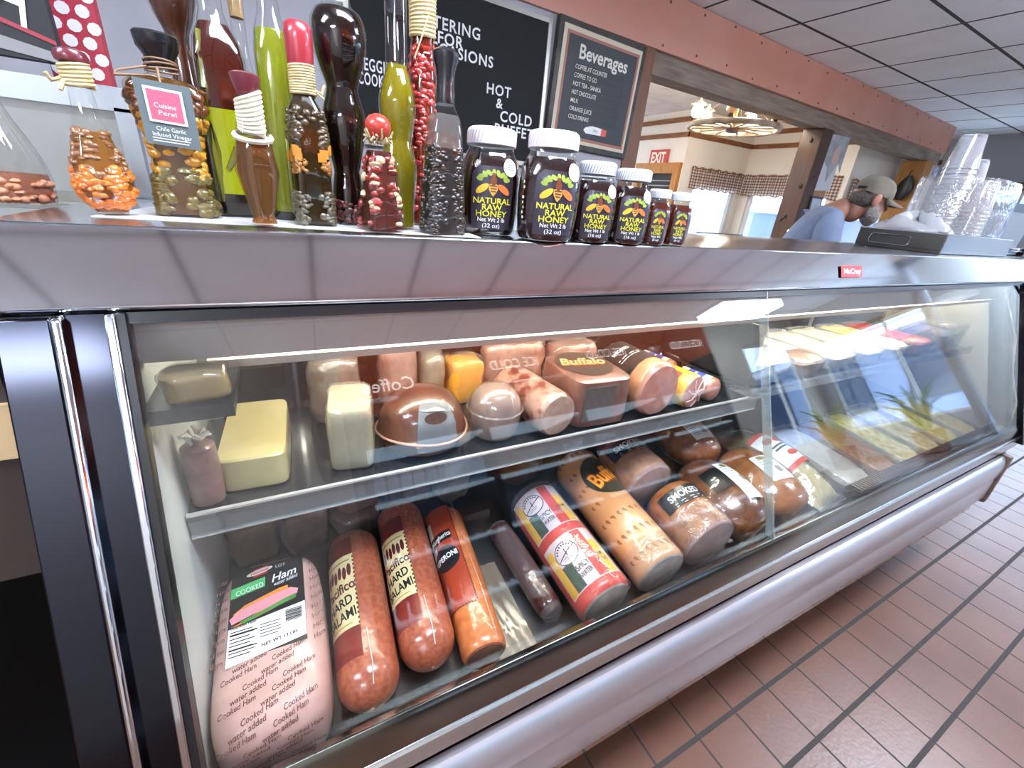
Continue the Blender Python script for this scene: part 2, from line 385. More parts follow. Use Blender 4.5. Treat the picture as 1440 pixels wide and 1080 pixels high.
window('window_1', 'y', 4.31, 4.82, 5.66, 1.02, 1.66, bars=0)
window('window_2', 'x', 5.80, 3.1, 4.12, 1.02, 1.66, bars=1)
window('window_3', 'y', 3.01, 6.0, 7.3, 1.02, 1.66, bars=1)
window('window_4', 'y', 6.46, 3.4, 4.3, .9, 2.0, bars=0)
# the shop's own window wall on the right
wall_x('wall_right', 7.7, .12, -3.0, -.55, 2.46, (-2.8, -.9, .42, 1.90), mat('valance_gray', '#a9abb0', .7))
wall_x('wall_right_back', 7.7, .12, 1.27, 2.95, 2.46, (1.4, 2.75, .42, 1.90), _M['valance_gray'])
window('window_5', 'x', 7.76, -2.8, -.9, .42, 1.90, bars=1)
window('window_7', 'x', 7.76, 1.4, 2.75, .42, 1.90, bars=1)
wall_y('wall_front', -3.1, .1, -3.3, 7.8, 2.5, (6.2, 7.4, .42, 2.10), CREAM)
window('window_8', 'y', -3.06, 6.2, 7.4, .42, 2.10, bars=1)
mb = MB(); mb.box((7.66, -2.9, 1.9), (7.70, -.56, 1.95)).box((7.66, 1.28, 1.9), (7.70, 2.75, 1.95)); struct(mb.build('trim_10', TRIMW, smooth=0))
# added glazed entrance and porch, unseen at the right, for the blue floor glare
plate('wall_porch_near', (5.36, -.62, 0), (7.82, -.55, 2.46), CREAM); plate('wall_porch_far', (5.36, 1.25, 0), (7.82, 1.30, 2.46), CREAM)
plate('wall_porch_head', (5.26, -.62, 2.12), (5.36, 1.30, 2.46), CREAM)
mb = MB()
for y in (-.62, .30, 1.22): mb.box((5.28, y, 0), (5.34, y + .08, 2.12))
mb.box((5.28, -.62, 2.04), (5.34, 1.30, 2.12)).box((5.28, -.62, 0), (5.34, 1.30, .06))
d2 = struct(mb.build('door_2', mat('door_alloy', '#9aa0a8', .3, .8), smooth=0))
for y in (-.54, .38): MB().box((5.305, y, .06), (5.315, y + .84, 2.04)).build('pane', PANE, d2, smooth=0)
# door frame under the exit sign
mb = MB(); mb.box((4.50, 4.26, 1.74), (4.56, 5.03, 1.86)).box((4.50, 4.26, 0), (4.56, 4.35, 1.74)).box((4.50, 4.94, 0), (4.56, 5.03, 1.74))
d1 = struct(mb.build('door_1', WOODL, smooth=0))
MB().box((4.60, 4.33, .02), (4.66, 4.95, 1.74)).build('panel', mat('door_dark', '#2a2625', .4), d1, smooth=0)
mb = MB()
for z in (1.60, 1.66): mb.tube([(4.58, 4.42, z), (4.58, 4.80, z)], .012, 8)
mb.build('bar', mat('satin_steel', '#b8bcc2', .25, 1), d1)
# outside: pavement and the pale building across the way
plate('floor_outside', (7.95, -8, -.15), (14, 9, -.02), mat('pavement', '#c4c6ca', .8))
b = thing('outside_building', (8.6, 4.9, 0), 'pale blue building seen through the dining window, with a grey board and white door', 'building')
MB().box((0, -1.6, 0), (.3, 3.2, 1.62)).build('wall', mat('pale_blue_wall', '#9fb0c6', .7), b, smooth=0)
MB().box((-.04, .1, .9), (0, 1.0, 1.38)).build('board', mat('grey_board', '#6d7f9a', .6), b, smooth=0)
MB().box((-.05, -.6, 0), (0, -.05, 1.35)).build('door', mat('white_door', '#c8d2df', .6), b, smooth=0)
MB().prism([(-.1, 1.42), (0, 1.42), (0, 1.60), (-.03, 1.60)], -1.55, 3.1, 1).build('awning', mat('pale_awning', '#c3d0e2', .7), b, smooth=0)
# ceiling light fixtures over the shop floor
for i, (fx, fy) in enumerate(FIX):
    pl = ['at the left', 'over the near end of the deli case', 'over the middle of the shop floor', 'in the far front corner', 'in the near front corner'][i]
    t = thing('ceiling_light', (fx, fy, 2.46), 'flat white fluorescent ceiling fixture ' + pl, 'light', group='fluorescent ceiling fixtures')
    MB().box((-.61, -.23, -.03), (.61, .23, 0)).build('frame', WHITE, t, smooth=0)
    MB().box((-.58, -.21, -.13), (.58, .21, -.03), .01).build('diffuser', emis('diffuser_glow', '#dfeaff', 22), t, smooth=0)

# across the street: what the shop windows look out on
b = thing('outside_building', (13.2, -1.5, 0), 'blue-grey shop front across the street, mirrored in the case glass', 'building')
MB().box((0, -9, 0), (.4, 6, 2.5)).build('wall', mat('street_wall', '#8f9db8', .7), b, smooth=0)
for k in range(7): MB().box((-.05, -8.6 + k * 2.05, .5), (0, -7.4 + k * 2.05, 2.0)).build('window', mat('street_window', '#2f3b52', .15), b, smooth=0)
MB().box((-.7, -9, 2.2), (0, 6, 2.35)).build('awning', mat('street_awning', '#d9dee6', .6), b, smooth=0)
b = thing('outside_building', (5.5, -8.4, 0), 'pale grey shop front beyond the front window, mirrored in the case glass', 'building')
MB().box((-5, -.4, 0), (6, 0, 2.6)).build('wall', mat('street_wall', '#8f9db8', .7), b, smooth=0)
for k in range(4): MB().box((-4 + k * 2.4, 0, .4), (-2.6 + k * 2.4, .05, 2.1)).build('window', mat('street_window', '#2f3b52', .15), b, smooth=0)
for k, (x, y) in enumerate(((7.25, -1.75), (6.75, -2.55))):
    t = thing('potted_plant', (x, y, 0), ['spiky green potted plant beside the front window, mirrored in the case glass', 'spiky yellow-green potted plant in the window corner, mirrored in the case glass'][k], 'plant')
    MB().lathe([(.12, 0), (.15, .02), (.17, .30), (.15, .30), (.0005, .28)], 18).build('pot', mat('clay_pot', '#8a5a44', .7), t)
    for q in range(12):
        a = 2 * pi * q / 12 + k; l = .42 + .12 * (q % 3)
        MB().tube([(.02 * cos(a), .02 * sin(a), .28), (.16 * cos(a), .16 * sin(a), .28 + l * .8), (.34 * cos(a), .34 * sin(a), .28 + l)], [.022, .018, .003], 6).build('leaf', mat('plant_leaf' + str(k), ['#4f6b3c', '#9aa03a'][k], .5), t)

t = thing('ceiling_light', (2.0, 4.3, 2.42), 'added unseen fluorescent fixture brightening the dining room, behind the menu boards', 'light', group='fluorescent ceiling fixtures')  # unseen fixture put in to house the added dining lamp
MB().box((-.61, -.23, -.03), (.61, .23, 0)).build('frame', WHITE, t, smooth=0)
MB().box((-.58, -.21, -.13), (.58, .21, -.03), .01).build('diffuser', _M['diffuser_glow'], t, smooth=0)
# ================================================================ the refrigerated case
STEEL = mat('mirror_steel', '#dde0e4', .07, 1, bump=.015, bscale=3)
STEELB = mat('brushed_steel', '#b4b6ba', .22, 1, bump=.03, bscale=6, stretch=(1, 30, 30))
DSTEEL = mat('dark_steel', '#6a6c74', .10, 1, bump=.03, bscale=4)
CHROME = mat('chrome', '#d5d8dc', .06, 1)
ENAMEL = mat('white_enamel', '#d6dad6', .3, col2='#ccd1cc', nscale=3, coat=.3, coatr=.1)
LGREY = mat('pale_grey_metal', '#c9cbd2', .28, .75, bump=.01, bscale=5)
BLACK = mat('black_plastic', '#101012', .3)
SHELFM = mat('black_shelf', '#26272b', .16, coat=.5, coatr=.08)
DECK = mat('dark_deck', '#3a3b3d', .28, .3, bump=.05, bscale=20)
A = .38
X0, X1 = -.15, 2.56
def gy(z): return .56 - A * (1.184 - z)                    # the sloping front plane
case = thing('deli_case', (0, 0, 0), 'long stainless refrigerated deli case with a sloping glass front, standing on the tiled floor', 'display case')
def part(name, mb, m, parent=None, smooth=40, bev=0):
    o = mb.build(name, m, parent or case, smooth=smooth)
    if bev: mod(o, 'BEVEL', width=bev, segments=2, limit_method='ANGLE')
    return o
part('countertop', MB().prism([(.592, 1.240), (.592, 1.260), (.596, 1.2625), (1.02, 1.2625), (1.02, 1.238), (.62, 1.238)], -.235, 2.66), STEELB, bev=.002)
part('fascia', MB().prism([(.5915, 1.2615), (.5605, 1.186), (.5625, 1.182), (.580, 1.182), (.62, 1.2375), (.592, 1.239)], -.235, 2.66), STEEL, bev=.0015)
part('light_canopy', MB().prism([(.572, 1.181), (.607, 1.108), (.612, 1.108), (.60, 1.181)], X0, X1), mat('canopy_white', '#cfd0d2', .35, coat=.2))
part('light_rail', MB().prism([(.613, 1.102), (.622, 1.088), (.632, 1.088), (.630, 1.104)], X0 + .06, X1), mat('rail_white', '#e2e1da', .35))
part('canopy_roof', MB().box((X0, .60, 1.18), (X1, 1.0, 1.20)), ENAMEL, smooth=0)
tube = part('lamp_tube', MB().tube([(X0 + .1, .665, 1.125), (X1 - .06, .665, 1.125)], .016, 10), emis('tube_glow', '#fff4e0', 20))
part('end_wall', MB().prism([(.39, .70), (gy(1.18) + .012, 1.18), (1.0, 1.18), (1.0, .5), (.37, .5), (gy(.62) + .012, .62)], X0 - .006, X0), ENAMEL, smooth=0)
part('end_wall', MB().prism([(.39, .70), (gy(1.18) + .012, 1.18), (1.0, 1.18), (1.0, .5), (.37, .5), (gy(.62) + .012, .62)], X1, X1 + .03), mat('cream_enamel', '#cfcdc2', .4, col2='#c5c3b6', nscale=3), smooth=0)
def slant(x0, x1, d0, d1, z0, z1):                          # a strip lying along the sloping plane, d measured outward
    P = []
    for z in (z0, z1): P += [(gy(z) - d1, z), (gy(z) - d0, z)]
    return MB().prism([P[0], P[1], P[3], P[2]], x0, x1)
part('end_post', slant(-.233, -.194, -.10, .012, .58, 1.181), mat('dark_stainless', '#33343b', .13, 1, bump=.05, bscale=3), bev=.002)
part('post_edge', slant(-.194, -.186, -.02, .016, .58, 1.181), CHROME, bev=.003)
part('end_panel', slant(-.186, -.157, -.10, .002, .58, 1.181), mat('dark_stainless', '#4a4c54'), smooth=0)
part('glass_trim', slant(-.157, -.1485, -.02, .008, .60, 1.181), CHROME, bev=.002)
part('gasket', slant(-.1485, -.141, -.02, .004, .60, 1.181), BLACK, smooth=0)
part('gasket', slant(-.141, X1, -.012, -.001, 1.170, 1.181), BLACK, smooth=0)
part('end_post', slant(X1, X1 + .045, -.10, .010, .58, 1.181), mat('dark_stainless', '#4a4c54'), bev=.002)
# front glass: a double row of panes with a seam
GL = glass('case_glass', (.985, .992, .99, 1), .03)
for k, (a, b) in enumerate(((-.141, .928), (.932, X1 - .002))):
    part('glass_pane', slant(a, b, -.005, 0, .657, 1.172), GL, smooth=0)
    part('inner_pane', slant(a, b, -.019, -.015, .657, 1.172), GL, smooth=0)
part('pane_edge', slant(.9285, .9315, -.020, .0008, .657, 1.181), glass('glass_edge', (.80, .9, .88, 1), .22, haze=.22, hazecol='#e6f2f2'), smooth=0)
part('reflection_strip', MB().tube([(X1 - .012, gy(1.17) + .05, 1.17), (X1 - .012, .50, .98), (X1 - .012, .455, .85), (X1 - .012, .40, .74), (X1 - .012, .385, .67)], .006, 8), CHROME)  # bright strip modelled in place of a curved reflection in the glass
# sill, rails and bumper
part('front_sill', MB().prism([(.362, .658), (.352, .640), (.346, .606), (.350, .602), (.372, .602), (.376, .650)], -.19, X1 + .04), mat('sill_steel', '#8f928c', .14, 1, bump=.04, bscale=4), bev=.001)
part('front_rail', MB().prism([(.349, .601), (.343, .594), (.341, .560), (.346, .553), (.37, .553), (.37, .601)], -.19, X1 + .04), mat('rail_metal', '#c2c4c2', .22, .85, bump=.04, bscale=9), bev=.0015)
part('front_panel', MB().box((-.233, .356, .22), (X1 + .045, .40, .56)), mat('panel_steel', '#a59a92', .08, 1, bump=.02, bscale=3), smooth=0)
BP = [(.352, .528), (.340, .530), (.331, .522), (.3245, .505), (.3215, .485), (.3215, .470), (.324, .440), (.327, .425), (.325, .418), (.325, .335), (.329, .326), (.337, .322), (.352, .322)]
part('bumper', MB().prism(BP, -.25, 2.50), LGREY, smooth=50)
part('bumper_end', MB().prism([(.356, .54), (.318, .535), (.316, .315), (.356, .305)], 2.50, 2.53), mat('bumper_cap', '#5f4a40', .5), bev=.004)
part('base', MB().box((-.20, .47, 0), (X1, 1.0, .25)), BLACK, smooth=0)
part('tub', MB().box((X0 - .006, .37, .25), (X1 + .03, 1.02, .49)), mat('tub_grey', '#6c6d70', .4, .5), smooth=0)
# deck, grille, riser, shelves and sliding doors inside
dk = lambda y: .568 + .12 * (y - .40)
part('deck', MB().prism([(.39, .49), (.39, dk(.39)), (.93, dk(.93)), (.93, .49)], X0, X1), DECK, smooth=0)
mb = MB().prism([(.378, .646), (.378, .652), (.416, .646), (.416, .640)], 1.36, 2.50)
for k in range(72):
    x = 1.37 + k * .0135; mb.box((x, .380, .646), (x + .006, .413, .655))
part('air_grille', mb, mat('grille_metal', '#5b6068', .25, .8), smooth=0)
ACR = glass('acrylic', (.93, .95, .95, 1), .09, haze=.06)
part('riser', MB().prism([(.722, dk(.722)), (.722, dk(.722) + .022), (.728, dk(.728) + .022), (.728, dk(.728))], .318, .385), ACR, smooth=0)
part('shelf', MB().prism([(.602, .872), (.602, .877), (.90, .879), (.90, .872)], X0, 1.09), SHELFM, smooth=0)
part('shelf_lip', MB().prism([(.596, .850), (.596, .888), (.602, .888), (.602, .850)], X0 + .002, 1.105), glass('lip_acrylic', (.80, .83, .85, 1), .10, haze=.28, hazecol='#9aa2a8'), smooth=0)
part('lip_edge', MB().box((X0 + .002, .5945, .886), (1.105, .6005, .8895)).box((X0 + .002, .5945, .8485), (1.105, .6005, .851)), mat('bright_edge', '#e4e6e6', .15, .6), smooth=0)
part('shelf', MB().prism([(.590, .900), (.590, .905), (.90, .910), (.90, .902)], 1.06, 2.50), mat('clear_grey_shelf', '#4a5056', .12, coat=.6), smooth=0)
part('shelf_lip', MB().prism([(.583, .888), (.583, .916), (.589, .916), (.589, .888)], 1.05, 2.50), _M['lip_acrylic'], smooth=0)
part('divider', MB().box((1.045, .60, .92), (1.053, .90, 1.08)), mat('divider_grey', '#33363a', .3, .4), smooth=0)
part('top_shelf', MB().prism([(.552, 1.052), (.552, 1.070), (.70, 1.066), (.70, 1.056)], X0, -.064), mat('top_shelf_grey', '#1c1d20', .3), smooth=0)
for x in (.005, .028, 1.05): part('shelf_post', MB().box((x, .905, .66), (x + .007, .915, 1.15)), CHROME, smooth=0)
DOORG = mat('smoked_door', '#2b2625', .08, coat=.6, coatr=.04)
for k in range(4):
    a = X0 + k * .68; b = min(a + .70, X1)
    y = .925 + .014 * (k % 2)
    d = part('sliding_door', MB().box((a, y, .70), (b, y + .010, 1.17)), DOORG, smooth=0)
    part('door_frame', MB().box((a, y - .004, .70), (a + .022, y + .012, 1.17)).box((b - .022, y - .004, .70), (b, y + .012, 1.17)).box((a, y - .004, .70), (b, y + .012, .722)).box((a, y - .004, 1.15), (b, y + .012, 1.17)), mat('door_frame', '#a7a9aa', .3, .7), d, smooth=0)
part('back_wall', MB().box((X0, .958, .5), (X1, 1.0, .72)).box((X0, .958, 1.165), (X1, 1.0, 1.19)), ENAMEL, smooth=0)
part('case_back', MB().box((X0 - .006, 1.0, .25), (X1 + .03, 1.02, 1.238)), STEELB, smooth=0)
# red maker's badge on the fascia
n = Vector((0, -1, A)).normalized()
FS = plane((1.276, .574 - .0010, 1.220), (1, 0, 0), (0, A, 1))
FS2 = lambda u, v, off=0: FS(u, v, 0) + n * (off + .001)
badge = part('badge', patch(flatmb(), FS2, -.050, .050, -.0145, .0145, 1, 1, .0012), mat('badge_red', '#c03038', .35), smooth=0)
mb = flatmb(); write(mb, FS2, 'McCray', .003, .001, .0125, w=.082, off=.0018, bold=.03); part('lettering', mb, mat('badge_white', '#f0eded', .4), badge, smooth=0)
# neighbouring cabinet at the left
nb = thing('side_cabinet', (-.6, .8, 0), 'dark brown cabinet standing against the left end of the deli case', 'cabinet')
MB().box((-.4, -.24, .88), (.352, .2, 1.19)).build('panel', mat('dark_brown_panel', '#3a332f', .35, coat=.2), nb, smooth=0)
MB().box((-.4, .0, 0), (.355, .2, .88)).build('recess', mat('recess_shade', '#040404', .8, spec=.15), nb, smooth=0)  # open void below the panel, its shade painted as a near-black block
MB().box((.20, -.246, 1.035), (.352, -.240, 1.095)).build('tray_edge', mat('tan_edge', '#cdb084', .5), nb, smooth=0)
mb = MB().tube([(.20, -.12, .02), (.25, -.10, .25), (.33, -.05, .42)], [.03, .02, .012], 8); mb.build('kick_bracket', mat('cabinet_dark_metal', '#3c3c3e', .3, .6), nb)
# ================================================================ food inside the case
PINK = mat('cooked_ham', '#b98274', .4, col2='#a97063', nscale=40, coat=.6, coatr=.12, bump=.25, bscale=55)
PALEP = mat('turkey_pink', '#a57c6e', .4, col2='#8c6153', nscale=30, coat=.7, coatr=.1, bump=.4, bscale=40)
MAUVE = mat('mauve_meat', '#7d5a55', .4, col2='#654642', nscale=35, coat=.8, coatr=.1, bump=.7, bscale=45)
SALAMI = mat('salami_casing', '#ab5f42', .34, col2='#914631', nscale=130, nlo=.38, nhi=.60, coat=.7, coatr=.09, bump=.12, bscale=90)
SALDK = mat('salami_band', '#7a2a22', .35, col2='#6a221c', nscale=12, coat=.7, coatr=.1)
PEPCAS = mat('pepperoni_casing', '#c8743f', .34, col2='#b66334', nscale=90, coat=.8, coatr=.08, bump=.15, bscale=60)
PEPCUT = mat('pepperoni_cut', '#8a4630', .4, col2='#6f3524', nscale=120, coat=.6)
CHEESE = mat('pale_cheese', '#c4b988', .45, col2='#b7ab78', nscale=12, coat=.7, coatr=.12, bump=.35, bscale=35)
CHEESE2 = mat('ivory_cheese', '#bcb596', .45, col2='#a9a284', nscale=14, coat=.7, coatr=.12, bump=.5, bscale=40)
YCHEESE = mat('yellow_cheese', '#80672a', .45, col2='#6f5720', nscale=12, coat=.8, coatr=.12, bump=.5, bscale=40)
OCHEESE = mat('orange_cheese', '#d99a2e', .45, col2='#c98a24', nscale=12, coat=.8, coatr=.1, bump=.5, bscale=40)
DKMEAT = mat('dark_roast', '#5a2f20', .35, col2='#3e1d13', nscale=16, coat=.9, coatr=.08, bump=.3, bscale=30)
SMOKE = mat('smoked_skin', '#ab6c3c', .38, col2='#85491f', nscale=42, nlo=.35, nhi=.7, coat=.7, coatr=.1, bump=.2, bscale=45)
SMOKEDK = mat('dark_smoked_skin', '#84502c', .38, col2='#4c2412', nscale=36, nlo=.35, nhi=.7, coat=.8, coatr=.1, bump=.35, bscale=60)
CUTM = mat('ham_cut_face', '#a98480', .35, col2='#9a736f', nscale=25, coat=.8, coatr=.12, bump=.3, bscale=35)
ORLOG = mat('orange_log', '#d79e6e', .36, col2='#cc8f5c', nscale=10, coat=.8, coatr=.08, bump=.08, bscale=50)
GREYCUT = mat('grey_cut_face', '#a69a90', .4, col2='#8d8078', nscale=45, coat=.7, coatr=.14, bump=.4, bscale=60)
LBLACK = mat('label_black', '#1c1c1e', .35, coat=.4); LWHITE = mat('label_white', '#e9e9e6', .45); LCREAM = mat('label_cream', '#dccb98', .4, coat=.4)
LGREY = mat('label_grey', '#6f7479', .4, coat=.3); INK = mat('ink_black', '#1d1a1a', .5); INKM = mat('ink_maroon', '#5c1d22', .5); INKG = mat('ink_grey', '#8a8a8c', .5)
TWHITE = mat('text_white', '#eeeeee', .5); LRED = mat('label_red', '#cf3427', .35, coat=.5); LYEL = mat('label_yellow', '#e8b52f', .35, coat=.5); LGREEN = mat('label_green', '#2f4a35', .35, coat=.5)
LORANGE = mat('label_orange', '#e08a2a', .4, coat=.4); LPINK = mat('label_pale_pink', '#dcc9cc', .4, coat=.4); LBLUE = mat('label_blue', '#3a49a8', .4, coat=.4)
WRAP = glass('plastic_wrap', (.96, .96, .96, 1), .06, .06, bump=.8, bscale=28, haze=.05)
FILM = glass('plastic_film', (.97, .97, .97, 1), .09, .08, bump=1.0, bscale=45, haze=.09)
RX = math.atan(.12); KD = 1.075
def on_deck(name, x, y, label, cat, rz=0, group=None):
    x, y = x * KD, y * KD - .015
    t = thing(name, (x, y, dk(y) + .0022), label, cat, group=group, rot=(RX, 0, rz)); t.scale = (KD, KD, KD); return t
def logprof(L_, r, nose='round', tail='round', nd=.8, td=.8, ns=7):
    P = []
    if nose == 'round': P += [(r * nd * (1 - cos(pi / 2 * i / ns)), max(r * sin(pi / 2 * i / ns), .0005)) for i in range(ns + 1)]
    else: P += [(0, r * .90), (.004, r * .97), (.012, r)]
    k = max(2, int(L_ / .02)); y0 = P[-1][0]; y1 = L_ - (r * td if tail == 'round' else .012)
    P += [(y0 + (y1 - y0) * i / k, r) for i in range(1, k + 1)]
    if tail == 'round': P += [(L_ - r * td * (1 - cos(pi / 2 * i / ns)), max(r * sin(pi / 2 * i / ns), .0005)) for i in range(ns - 1, -1, -1)]
    else: P += [(L_ - .004, r * .97), (L_, r * .9)]
    return P
def logm(mb, P, r, n=32, wob=0, sq=1.0):
    R = []
    for y, q in P:
        R.append([(q * sin(t) * (1 + wob * sin(3 * t + y * 40)), y, max(r + (q * cos(t) if cos(t) > -.97 else -q * .985) * sq, .0004)) for t in [2 * pi * j / n for j in range(n)]])
    return mb.loft(R)
def part_of(t, name, mb, m, smooth=40, label=None):
    o = mb.build(name, m, t, smooth=smooth)
    if label: o['label'] = label
    return o
def lines(mb, S, u0, u1, v, n, dv, h, off=.0006, jag=.35):       # rows of tiny unreadable print as bars
    for i in range(n):
        w = (u1 - u0) * (1 - jag * random.random()); patch(mb, S, u0, u0 + w, v - i * dv, v - i * dv + h, 3, 1, off)
    return mb
def rbox(w, d, h, r, e=4.0, n=40, nz=7, top=.9):
    """softly rounded block on z=0, spanning x +-w/2 and y 0..d"""
    R = []
    for k in range(nz + 1):
        f = k / nz; z = h * (1 - cos(pi * f)) / 2
        s = (1 - abs(2 * f - 1) ** 5 * (1 - top))
        R.append([(s * w / 2 * math.copysign(abs(cos(t)) ** (2 / e), cos(t)), d / 2 + s * d / 2 * math.copysign(abs(sin(t)) ** (2 / e), sin(t)), z) for t in [2 * pi * j / n for j in range(n)]])
    return MB().loft(R)

# ---- the printed cooked ham loaf at the near end
t = on_deck('ham_loaf', -.0700, .390, 'pink boxy cooked ham loaf printed all over with script, at the left end', 'ham', rz=-.03)
W_, D_, H_, r_ = .142, .262, .112, .03
R = []
for k in range(19):
    a = pi * (k / 18) ; pass
prof = [(0, .018, .0), (.004, .004, .02), (.0, 0, .05)]
def loafring(z, ins):
    n = 48; w, d = W_ / 2 - ins, D_ / 2 - ins
    return [(math.copysign(abs(cos(q)) ** .42, cos(q)) * w, D_ / 2 + math.copysign(abs(sin(q)) ** .42, sin(q)) * d, z) for q in [2 * pi * j / n for j in range(n)]]
R = [loafring(0, .016), loafring(.004, .007), loafring(.015, .001), loafring(.04, 0), loafring(.075, .002)] + [loafring(.075 + .037 * sin(pi / 2 * i / 6), .002 + .030 * (1 - cos(pi / 2 * i / 6))) for i in range(1, 7)] + [loafring(.1125, .05)]
body = part_of(t, 'loaf', MB().loft(R), mat('ham_wrap', '#cfa69d', .38, col2='#c4998f', nscale=9, coat=.6, coatr=.12, bump=.1, bscale=30), 60)
def SL(u, v, off=0):                                           # v = 0 at the front edge of the flat top, negative runs down the front
    rr = .032; y0 = .034; arc = rr * pi / 2
    if v >= 0: return Vector((u, y0 + v, .1122 + off))
    if v > -arc:
        a = -v / rr; return Vector((u * (1 + .05 * sin(a)), y0 - (rr + off) * sin(a) , .080 + (rr + off) * cos(a)))
    return Vector((u * 1.05, y0 - rr - off - .0008, .080 + (v + arc)))
mb = flatmb()
words = ['Cooked Ham', 'water added', 'Cooked Ham']
for i in range(26):
    v = -.108 + i * .0128
    for j in (-1, 0, 1, 2):
        u = (j - .5) * .044 + (i % 3 - 1) * .012
        if v > .068 and -.072 < u < .066 or abs(u) > .052 or v > .21: continue
        write(mb, SL, words[(i + j) % 3], u, v, .0066, w=.040, off=.0009, bold=.012, shear=.35, ang=.28)
for i in range(9):
    v = .066 + i * .0155
    for u in (-.0605, .0605): write(mb, SL, 'Ham', u, v, .0070, w=.016, off=.0009, bold=.012, shear=.35, ang=.35)
part_of(t, 'printed_script', mb, mat('ham_ink', '#6a4640', .5), 0)
SLc = lambda u, v, off=0: SL(u * 1.04, (v + .066) * 1.06 + .066, off)                   # centre of the label
lab = part_of(t, 'label', patch(flatmb(), SLc, -.048, .044, -.068, .066, 4, 4, .0009), LBLACK, 0, 'black and white product label')
low = part_of(lab, 'nutrition_panel', patch(flatmb(), SLc, -.0475, .0435, -.0675, -.018, 4, 2, .0013, skew=.012), LWHITE, 0)
mb = flatmb(); lines(mb, SLc, -.045, -.016, -.030, 8, .0046, .0012, .0018); patch(mb, SLc, -.045, -.014, -.034, -.032, 2, 1, .0018); patch(mb, SLc, -.045, -.014, -.054, -.0525, 2, 1, .0018)
lines(mb, SLc, -.011, .014, -.030, 5, .0042, .0010, .0018); write(mb, SLc, 'NET WT 13 LBS', .012, -.0555, .0042, w=.042, off=.0018, bold=.02, ang=.12)
write(mb, SLc, 'Nutrition Facts', -.030, -.0225, .0034, w=.029, off=.0018, bold=.02, ang=.1)
for k in range(11): patch(mb, SLc, .019 , .039, -.036 + k * .0016, -.0353 + k * .0016 + .0003 * (k % 3), 1, 1, .0018)
part_of(lab, 'fine_print', mb, INK, 0)
part_of(lab, 'green_flash', patch(flatmb(), SLc, -.0475, -.006, .024, .040, 2, 1, .0013, skew=.008), mat('flash_green', '#4fae63', .4), 0)
mb = flatmb(); write(mb, SLc, 'COOKED', -.025, .0295, .0075, w=.034, off=.0018, ang=.17); write(mb, SLc, 'Ham', .018, .040, .0125, w=.034, off=.0016, shear=.4, ang=.2, bold=.01); write(mb, SLc, 'water added', .021, .030, .006, w=.032, off=.0016, shear=.4, ang=.2); write(mb, SLc, 'LOT', .014, .057, .005, off=.0016)
part_of(lab, 'lettering', mb, TWHITE, 0)
mb = flatmb(); blob(mb, SLc, [(-.021, .046), (-.003, .050), (-.003, .064), (-.021, .060)], .0013); part_of(lab, 'red_block', mb, LRED, 0)
mb = flatmb(); blob(mb, SLc, ell(-.013, .055, .017, .0042, 20, .2), .0017); part_of(lab, 'white_oval', mb, LWHITE, 0)
mb = flatmb(); write(mb, SLc, 'Hormel', -.013, .055, .0045, w=.024, off=.0021, shear=.3, bold=.02, ang=.2); part_of(lab, 'oval_lettering', mb, LRED, 0)
mb = flatmb(); blob(mb, SLc, [(-.044, -.004), (-.03, .006), (.012, .019), (.023, .020), (.023, .013), (.008, .006), (-.03, -.007)], .0013); blob(mb, SLc, [(-.044, -.022), (-.02, -.018), (.024, -.005), (.026, .000), (-.01, -.008)], .0013); part_of(lab, 'bread', mb, LORANGE, 0)
mb = flatmb(); blob(mb, SLc, [(-.047, -.010), (-.036, .000), (.0, .010), (.026, .015), (.036, .010), (.034, .002), (.02, -.003), (-.02, -.011), (-.044, -.018)], .0016); part_of(lab, 'ham_slices', mb, mat('slice_pink', '#e0909a', .5), 0)
mb = flatmb(); blob(mb, SLc, [(-.036, -.017), (-.01, -.010), (.02, .000), (.034, .003), (.032, -.004), (.0, -.012), (-.03, -.021)], .0019); part_of(lab, 'lettuce', mb, mat('lettuce_green', '#4f8a3a', .5), 0)

# ---- two hard salami logs
def salami(x, y, rz, L_, label, first):
    r = .0435; t = on_deck('hard_salami', x, y, label, 'salami', rz, 'hard salami logs'); S = cyl(r)
    part_of(t, 'sausage', logm(MB(), logprof(L_, r, nd=.95), r), SALAMI)
    part_of(t, 'red_band', patch(flatmb(), S, -.066, -.004, .052, .265, 10, 8, .0006), SALDK)
    lab = part_of(t, 'label', patch(flatmb(), S, -.062, -.004, .098, .228, 10, 8, .0010), LCREAM, 40, 'cream paper label')
    mb = flatmb()
    for k in range(16): patch(mb, S, -.0058, -.0035, .099 + k * .008, .103 + k * .008, 1, 1, .0014)
    write(mb, S, 'HARD', -.033, .143, .016, w=.044, off=.0014, bold=.02, ang=.12); write(mb, S, 'SALAMI', -.033, .120, .016, w=.051, off=.0014, bold=.02, ang=.12)
    part_of(lab, 'lettering', mb, INK, 0)
    mb = flatmb(); write(mb, S, 'Pacifico', -.032, .168, .017, w=.054, off=.0015, bold=.025, ang=.12)
    for k in range(6): blob(mb, S, ell(-.052 + k * .008, .194 + (k % 2) * .004, .0035, .012), .0013)
    part_of(lab, 'maroon_print', mb, INKM, 0)
    mb = flatmb(); patch(mb, S, -.056, -.010, .216, .2185, 6, 1, .0013); patch(mb, S, -.050, -.014, .104, .1055, 6, 1, .0013); part_of(lab, 'rule', mb, mat('rule_olive', '#8a7a45', .5), 0)
    part_of(t, 'film_seam', MB().tube([S(.004, .010, .0008), S(.006, .04, .001), S(.004, .09, .001)], .0006, 6), mat('seam_white', '#e8d8cc', .3))
    part_of(t, 'clip', MB().ball((0, .0, r), .003, 8, 6), mat('clip_metal', '#8a5a48', .4))
    return t
salami(.0455, .398, -.075, .300, 'hard salami log with cream label, lying right beside the printed ham loaf', 1)
